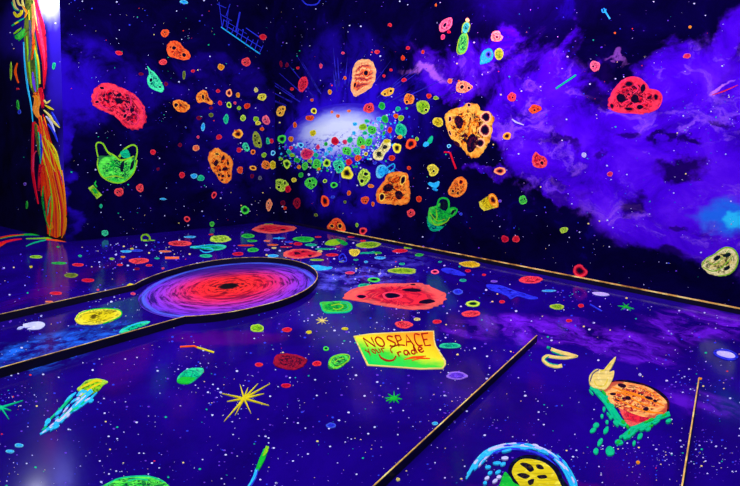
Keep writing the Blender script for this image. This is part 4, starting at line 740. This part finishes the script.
strokes('F',636,404,[('rib','drip_band','teal','plain',[([(591,383),(596,391),(606,402),(614,414),(620,422),(626,426)],(3,5,6,7,6,4)),([(624,438),(634,430),(645,424),(656,419),(670,415)],(6,7,6,5,3))])]+
   [('ell','drip','teal','plain',d) for d in drips]+
   [('poly','shaded_side','salmon','solid',[(618,404),(632,414),(648,418),(660,416),(645,422),(631,427),(624,420)]),('poly','dark_rim','orange','hole',[(608,384),(622,380.5),(642,384),(660,392),(669,402),(667,412),(655,402),(630,388)]),
    ('poly','rock_body','coral','rock',[(603,391),(610,384),(620,382.5),(634,384.5),(648,388),(660,396),(667,404),(665,416),(655,419),(640,417),(624,411),(612,405),(607,398)]),
    ('rib','highlight','amber','plain',[([(612,388),(630,394),(648,400),(664,407)],(1,2.6,2.4,1)),([(616,399),(634,408),(650,413),(663,414)],(1,1.8,2.2,1)),([(608,395),(622,394),(640,404),(655,408)],(1,1.6,1.6,.8)),([(640,388),(652,394),(662,402)],(.8,1.6,.8))])]+
   [('ell','pit','orange','hole',q) for q in ((622,386.5,9,4,.2),(613,395,6,3,0),(628,399,6,4,.2),(649,399,9,3,.25),(646,410,6,4,0),(655,402,4,3,.4))]+flecks([(593,388),(606,404),(618,420),(628,434),(612,448)], 18, 7, 5, ('teal','green','teal'), (3,7), 3)+flecks([(668,417),(650,424),(636,430),(622,442)], 16, 5, 6, ('teal','green','teal'), (3,8), 3)+
   [('poly','flame','cream','plain',[(589,383),(590,376),(596,370.5),(603,371),(606,368),(612,361),(616,358),(613,366),(609,373),(614,372),(613,379),(609,387),(604,391),(597,389.5),(592,388)]),
    ('rib','flame_line','yellow','plain',[([(594,382),(597,387),(604,387),(608,380)],.9),([(600,373),(606,370),(611,364)],.9)]),('rib','flame_edge','grey','plain',[([(590,383),(593,375),(599,371)],1.2)])],
   'orange cratered asteroid with cream flame and teal drips on the right floor','painted_comet','painted comet',lm='the flaming asteroid',size=4500)
strokes('F',137,484,[('poly','planet_body','green','rock',[(100,492),(108,484),(118,479.5),(132,477),(148,477),(160,480),(168,486),(172,494)]),('rib','rim_line','teal','plain',[([(106,487),(116,480.5),(132,477.6),(150,477.6),(164,483)],1.4),([(128,482),(137,480),(148,481)],1.4)])],
   'green ringed planet cut by the bottom edge of the picture','painted_planet','painted planet',lm='the green planet at the bottom',size=800)

# ------------------------------------------------------------------ plume of feathers on the return wall
fr = random.Random(21); parts = []
def fe(nm, col, pts, ws, sty='flat'): parts.append(('rib', nm, col, sty, [(pts, ws)]))
fe('body','cream',[(27,-14),(31,0),(36,16),(41,32)],(10,10,8,5)); fe('body','red',[(34,-8),(38,10),(42,28),(44,46),(45,68),(44,89)],(2,4,6,5,4,1)); fe('feather','pink',[(36,8),(40,30),(44,52),(45,70)],(1,3.4,3,1),'plain'); fe('feather','crimson',[(34,12),(38,36),(43,60),(44,80)],(1,2.4,2,1),'plain')
fe('body','olive',[(30,0),(29,24),(31,50),(33,76),(37,96)],(8,9,13,12,4)); fe('feather','yellow',[(29,10),(31,30),(38,60),(40,84)],(1,1.6,1.8,1),'plain'); fe('feather','lime',[(27,36),(29,60),(32,88)],(1,2,1),'plain'); fe('feather','peach',[(33,4),(34,24),(32,44)],(2,3,1),'plain')
fe('feather','orange',[(31,30),(34,44),(32,60)],(2,3,1)); fe('feather','grey',[(30,20),(31,40),(29,62)],(2,3,1)); fe('feather','violet',[(33,72),(34,82),(36,92)],(1,3,1),'plain'); fe('feather','teal',[(35,50),(37,70),(38,90)],(1,1.6,.6),'plain')
fe('edge_line','cyan',[(24,42),(25,62),(28,88),(31,104),(33,122)],(1,1.6,1.2,.6),'plain')
for q in ([(13,-6),(15,6),(19,10)],[(17,-4),(19,4),(24,6)],[(22,-2),(24,8),(28,14)]): fe('curl','cream',q,(1.4,2,1),'plain')
fe('curl','yellow',[(14,12),(17,16),(21,14),(22,10)],(2,3.6,2),'plain'); fe('curl','amber',[(23,6),(27,12),(25,18)],(1,2,1),'plain'); fe('curl','teal',[(12,2),(15,9),(20,11)],(.6,1.2,.6),'plain')
fe('wing','green',[(15,37),(20,36),(25,29)],(3,6.5,2),'solid'); fe('wing','lime',[(14,34),(18,31),(22,28)],(1,2.4,1),'plain'); fe('wing','teal',[(12,26),(18,22),(25,18)],(1,2,.6),'plain'); fe('wing','yellow',[(15,24),(19,22)],(2,1.4),'plain'); fe('wing','green',[(19,41),(23,37),(27,33)],(.8,1.6,.8),'plain')
fe('feather','orange',[(17.5,63),(15.5,72),(18.5,83)],(1,2.2,1),'plain')
fe('knot','orange',[(36,92),(38,100),(36,110),(39,118)],(5,7,6,2),'swirl'); fe('knot','red',[(40,88),(42,96),(43,108)],(4,4,2)); fe('knot','amber',[(33,96),(37,98),(38,106)],(1.6,2,1),'plain')
for q, cl in (([(44,100),(47,103),(51,100)],'cream'),([(45,105),(50,108),(54,110)],'yellow'),([(44,110),(50,116),(54,122)],'cream'),([(46,116),(51,122),(55,132)],'white'),([(50,118),(55,123),(60,128)],'cream'),([(52,112),(55,118),(60,126)],'blue'),([(48,124),(54,132),(58,142)],'blue')): fe('side_feather',cl,q,(.8,2.2,.5),'plain')
cols = ['orange','amber','vermilion','orange','yellow','vermilion','orange','red']
for i in range(19):
    t = i/18; x0 = 36+10*t; xb = 40+25*t
    fe('tail_feather', fr.choice(cols), [(x0-1,118+fr.uniform(-4,14)),(40+13*t,150),(44+17*t+fr.uniform(-1,1),182),(47+19*t,210),(48+17*t,238-abs(t-.5)*8)], (.7,1.2,fr.uniform(1.2,2.2),1.5,.6), 'plain' if i % 3 else 'flat')
for q in ([(41,138),(48,156),(56,172)],[(44,136),(53,152),(60,170)],[(48,140),(56,152),(62,176)],[(38,135),(43,155),(50,180)]): fe('tail_feather','yellow',q,(1,1.8,.5),'plain')
fe('tail_feather','lime',[(50,180),(53,206),(50,236)],(.8,1.6,.8),'plain'); fe('tail_feather','amber',[(62,170),(65,196),(66,226),(62,238)],(.6,1.3,1.2,.8),'plain')
fe('red_feather','crimson',[(33.5,122),(33,146),(33,170),(35,186),(38.5,204)],(1.6,2,2.4,2,.7),'plain'); fe('red_feather','pink',[(33.5,172),(34,156),(37,151)],(1,1.2,.8),'plain'); fe('red_feather','red',[(43,165),(41,176),(39,191)],(7,5,1.4)); fe('red_feather','vermilion',[(44,166),(43,178),(42,196)],(3,3,.8),'plain')
fe('blue_feather','blue',[(41,134),(42,150),(41,164)],(1,2.6,.6)); fe('green_feather','teal',[(39,132),(40,146),(41,164)],(1,1.6,.6),'plain'); fe('green_feather','green',[(44,186),(43,200),(46,218),(51,232)],(1,1.4,1,.6)); fe('green_feather','teal',[(51,196),(49,206),(48,216)],(1,1.6,.6)); fe('green_feather','olive',[(36,124),(38,140),(40,156)],(2,3,1))
fe('tip_curl','amber',[(52,222),(53,228),(50,229),(51,225)],(1.4,1.8,1),'plain')
strokes('C',45,120,parts,'tall plume of red, orange and yellow feathers painted beside the left edge of the wall','painted_feather_plume','wall painting',lm='the feather plume',size=6000)
gp = []
for col, pts, ws in (('green',[(0,238.5),(16,235.4),(34,234.6),(48,236),(60,239)],(1,1.2,1.4,1.2,.8)),('vermilion',[(0,238),(12,235.6),(24,234.8)],(1.6,1.4,.6)),('red',[(-6,246),(4,242.5),(14,240),(22,239)],(3,2.4,1.6,.6)),('lime',[(26,238.8),(40,238.5),(54,238),(62,239)],(.6,1.2,1.2,.8)),
     ('teal',[(26,246.5),(34,243),(46,240)],(.6,1.2,.8)),('orange',[(46,239.5),(56,240.5),(66,241.5)],(1,1.6,1)),('amber',[(54,237),(62,239),(66,241.5)],(1,1.4,.8)),('vermilion',[(-8,250),(0,246),(6,243)],(2,2,.6))):
    gp.append(('rib','feather',col,'plain',[(pts, ws)]))
strokes('F',35,239,gp,'fanned red and green feather strokes on the floor at the foot of the plume','painted_feathers','floor painting',lm='the feather strokes on the floor',size=600)

# ------------------------------------------------------------------ fine specks (uncountable)
SM = [paint('white','plain'), paint('violet','flat'), paint('blue','plain'), paint('cream','plain'), paint('teal','plain'), paint('vermilion','plain')]
def specks(s, npix, region, seed, smin, smax, label, avoid=None):
    surf = SURF[s]; rg = random.Random(seed); bm = bmesh.new(); x0, y0, x1, y1 = region; c = surf.hit((x0+x1)/2, (y0+y1)/2)
    cl = [(rg.uniform(x0,x1), rg.uniform(y0,y1)) for _ in range(26)]
    k = 0
    while k < npix:
        if rg.random() < .3: q = rg.choice(cl); x = rg.gauss(q[0], 14); y = rg.gauss(q[1], 10)
        else: x = rg.uniform(x0,x1); y = rg.uniform(y0,y1)
        if s == 'F':                                   # denser in the distance as equal ground area is smaller there
            if y < 232+abs(x-276)*.22 or (x < 276 and y < 226+(276-x)*.11) or y < 246: 
                if rg.random() < .98: k += 0; 
                if y < 224+ (max(0,(x-276))*.2) + max(0,(276-x))*.1+3: continue
        elif s == 'R':
            if x < 279 or y > 219+(x-276)*.2: continue
        elif s == 'L':
            if x > 274 or x < 68 or y > 219+(276-x)*.098: continue
        else:
            if x > 60 or y > 222: continue
        sz = smin+(smax-smin)*rg.random()**3.2
        P, uvs = outline(x, y, sz*1.1, sz*(.9 if s != 'F' else .75), 0, .0, 6, rg)
        slab(bm, surf, c, P, .0005, uvs, (x, y), mi=rg.choices(range(6), (7,6,5,1.5,1,.6 if s != 'F' else .2))[0]); k += 1
    o = link('painted_star_specks', bm, SM, c); tag(o, label, 'star specks', None, 'stuff')
specks('R', 950, (278,-20,760,310), 1, .5, 1.9, 'fine scattering of pale star specks over the right wall')
specks('L', 420, (68,-20,274,244), 2, .5, 1.8, 'fine scattering of pale star specks over the left wall')
specks('C', 50, (-10,-10,60,222), 3, .5, 1.6, 'sparse pale star specks beside the feather plume')
specks('F', 2800, (-20,222,760,500), 4, .7, 2.6, 'dense scattering of pale star specks all over the floor')

# ------------------------------------------------------------------ labels for the small ones
CW = {'salmon': 'red', 'coral': 'orange', 'vermilion': 'red-orange', 'crimson': 'crimson', 'amber': 'amber', 'maroon': 'dark red', 'violet': 'lilac', 'cream': 'cream'}
LMS = [(i[2], i[3], i[7], i[1]) for i in ITEMS if i[7]]
auto = {}
for it in ITEMS:
    o, s, x, y, size, col, label, lm, nm = it
    if label: continue
    best = min((l for l in LMS if l[3] == s), key=lambda l: math.hypot(l[0]-x, (l[1]-y)*(2.2 if s == 'F' else 1)))
    dx, dy = x-best[0], y-best[1]
    if abs(dx) > abs(dy)*(3 if s == 'F' else 1): rel = 'right of' if dx > 0 else 'left of'
    elif s == 'F': rel = 'in front of' if dy > 0 else 'behind'
    else: rel = 'below' if dy > 0 else 'above'
    sz = 'tiny' if size < 22 else 'small' if size < 70 else 'mid-sized'
    where = {'R': 'on the right wall', 'L': 'on the left wall', 'F': 'on the floor', 'C': 'beside the left corner'}[s]
    what = 'dash' if s == 'C' else 'asteroid'
    it[6] = (sz, CW.get(col, col), what, where, rel, best[2])
    auto.setdefault(it[6], []).append((math.hypot(dx, dy), it))
ORD = ['nearest', 'second nearest', 'third nearest', 'fourth nearest', 'fifth nearest', 'sixth nearest', 'seventh nearest']
for k, lst in auto.items():
    lst.sort(key=lambda q: q[0])
    for i, (d, it) in enumerate(lst):
        sz, col, what, where, rel, best = k
        l_ = f'{sz} {col} {what} {where}, {rel} {best}'
        if len(lst) > 1: l_ = f'{sz} {col} {what} {where}, {ORD[min(i,6)]} one {rel} {best}'
        w_ = l_.split()
        if len(w_) > 16: l_ = l_.replace(' '+where, '')
        it[0]['label'] = l_

# ------------------------------------------------------------------ light
def area(name, loc, aim, size, power, col):
    d = bpy.data.lights.new(name, 'AREA'); d.shape = 'DISK'; d.size = size; d.energy = power; d.color = col
    o = bpy.data.objects.new(name, d); COL.objects.link(o); o.location = loc
    o.rotation_euler = (Vector(aim)-Vector(loc)).to_track_quat('-Z', 'Y').to_euler()
W = (1, .97, 1)
area('added_fill_light', (-1.6,2.6,4.4), (-2.2,6.5,1.0), 1.6, 135, W)  # added white fill lights, unseen, standing in for ultraviolet and the paint's fluorescence
area('added_fill_light', (1.2,1.0,4.4), (2.2,4.2,0.9), 1.6, 120, W)
area('added_fill_light', (-2.2,-0.5,4.3), (-2,3.6,0.0), 1.6, 140, W)
area('added_fill_light', (3.0,-1.0,4.3), (3.4,2.6,1.2), 1.6, 105, W)
area('added_fill_light', (-4.2,2.6,4.4), (-5.0,6.2,1.6), 1.2, 150, W)  # added fill to brighten the dim feather plume
p = RW.hit(535,-60); p = RW.hit(520,-34); area('violet_lamp', p+RW.n*.35, RW.hit(522,0), .15, 60, (1,.06,.9))
q = Cc+dirT*.34+RT.n*.34; q.z = 3.82
area('lamp_over_corner', q, Cc+dirT*.26+Vector((0,0,3.66)), .14, 50, (.88,.92,1))
wd = bpy.data.worlds.new('w'); SC.world = wd; wd.use_nodes = True; wd.node_tree.nodes['Background'].inputs[0].default_value = (0.01,0.005,.03,1)
vs = SC.view_settings; vs.view_transform = 'Standard'; vs.look = 'None'; vs.gamma = 1; vs.exposure = 0.12; vs.use_curve_mapping = False
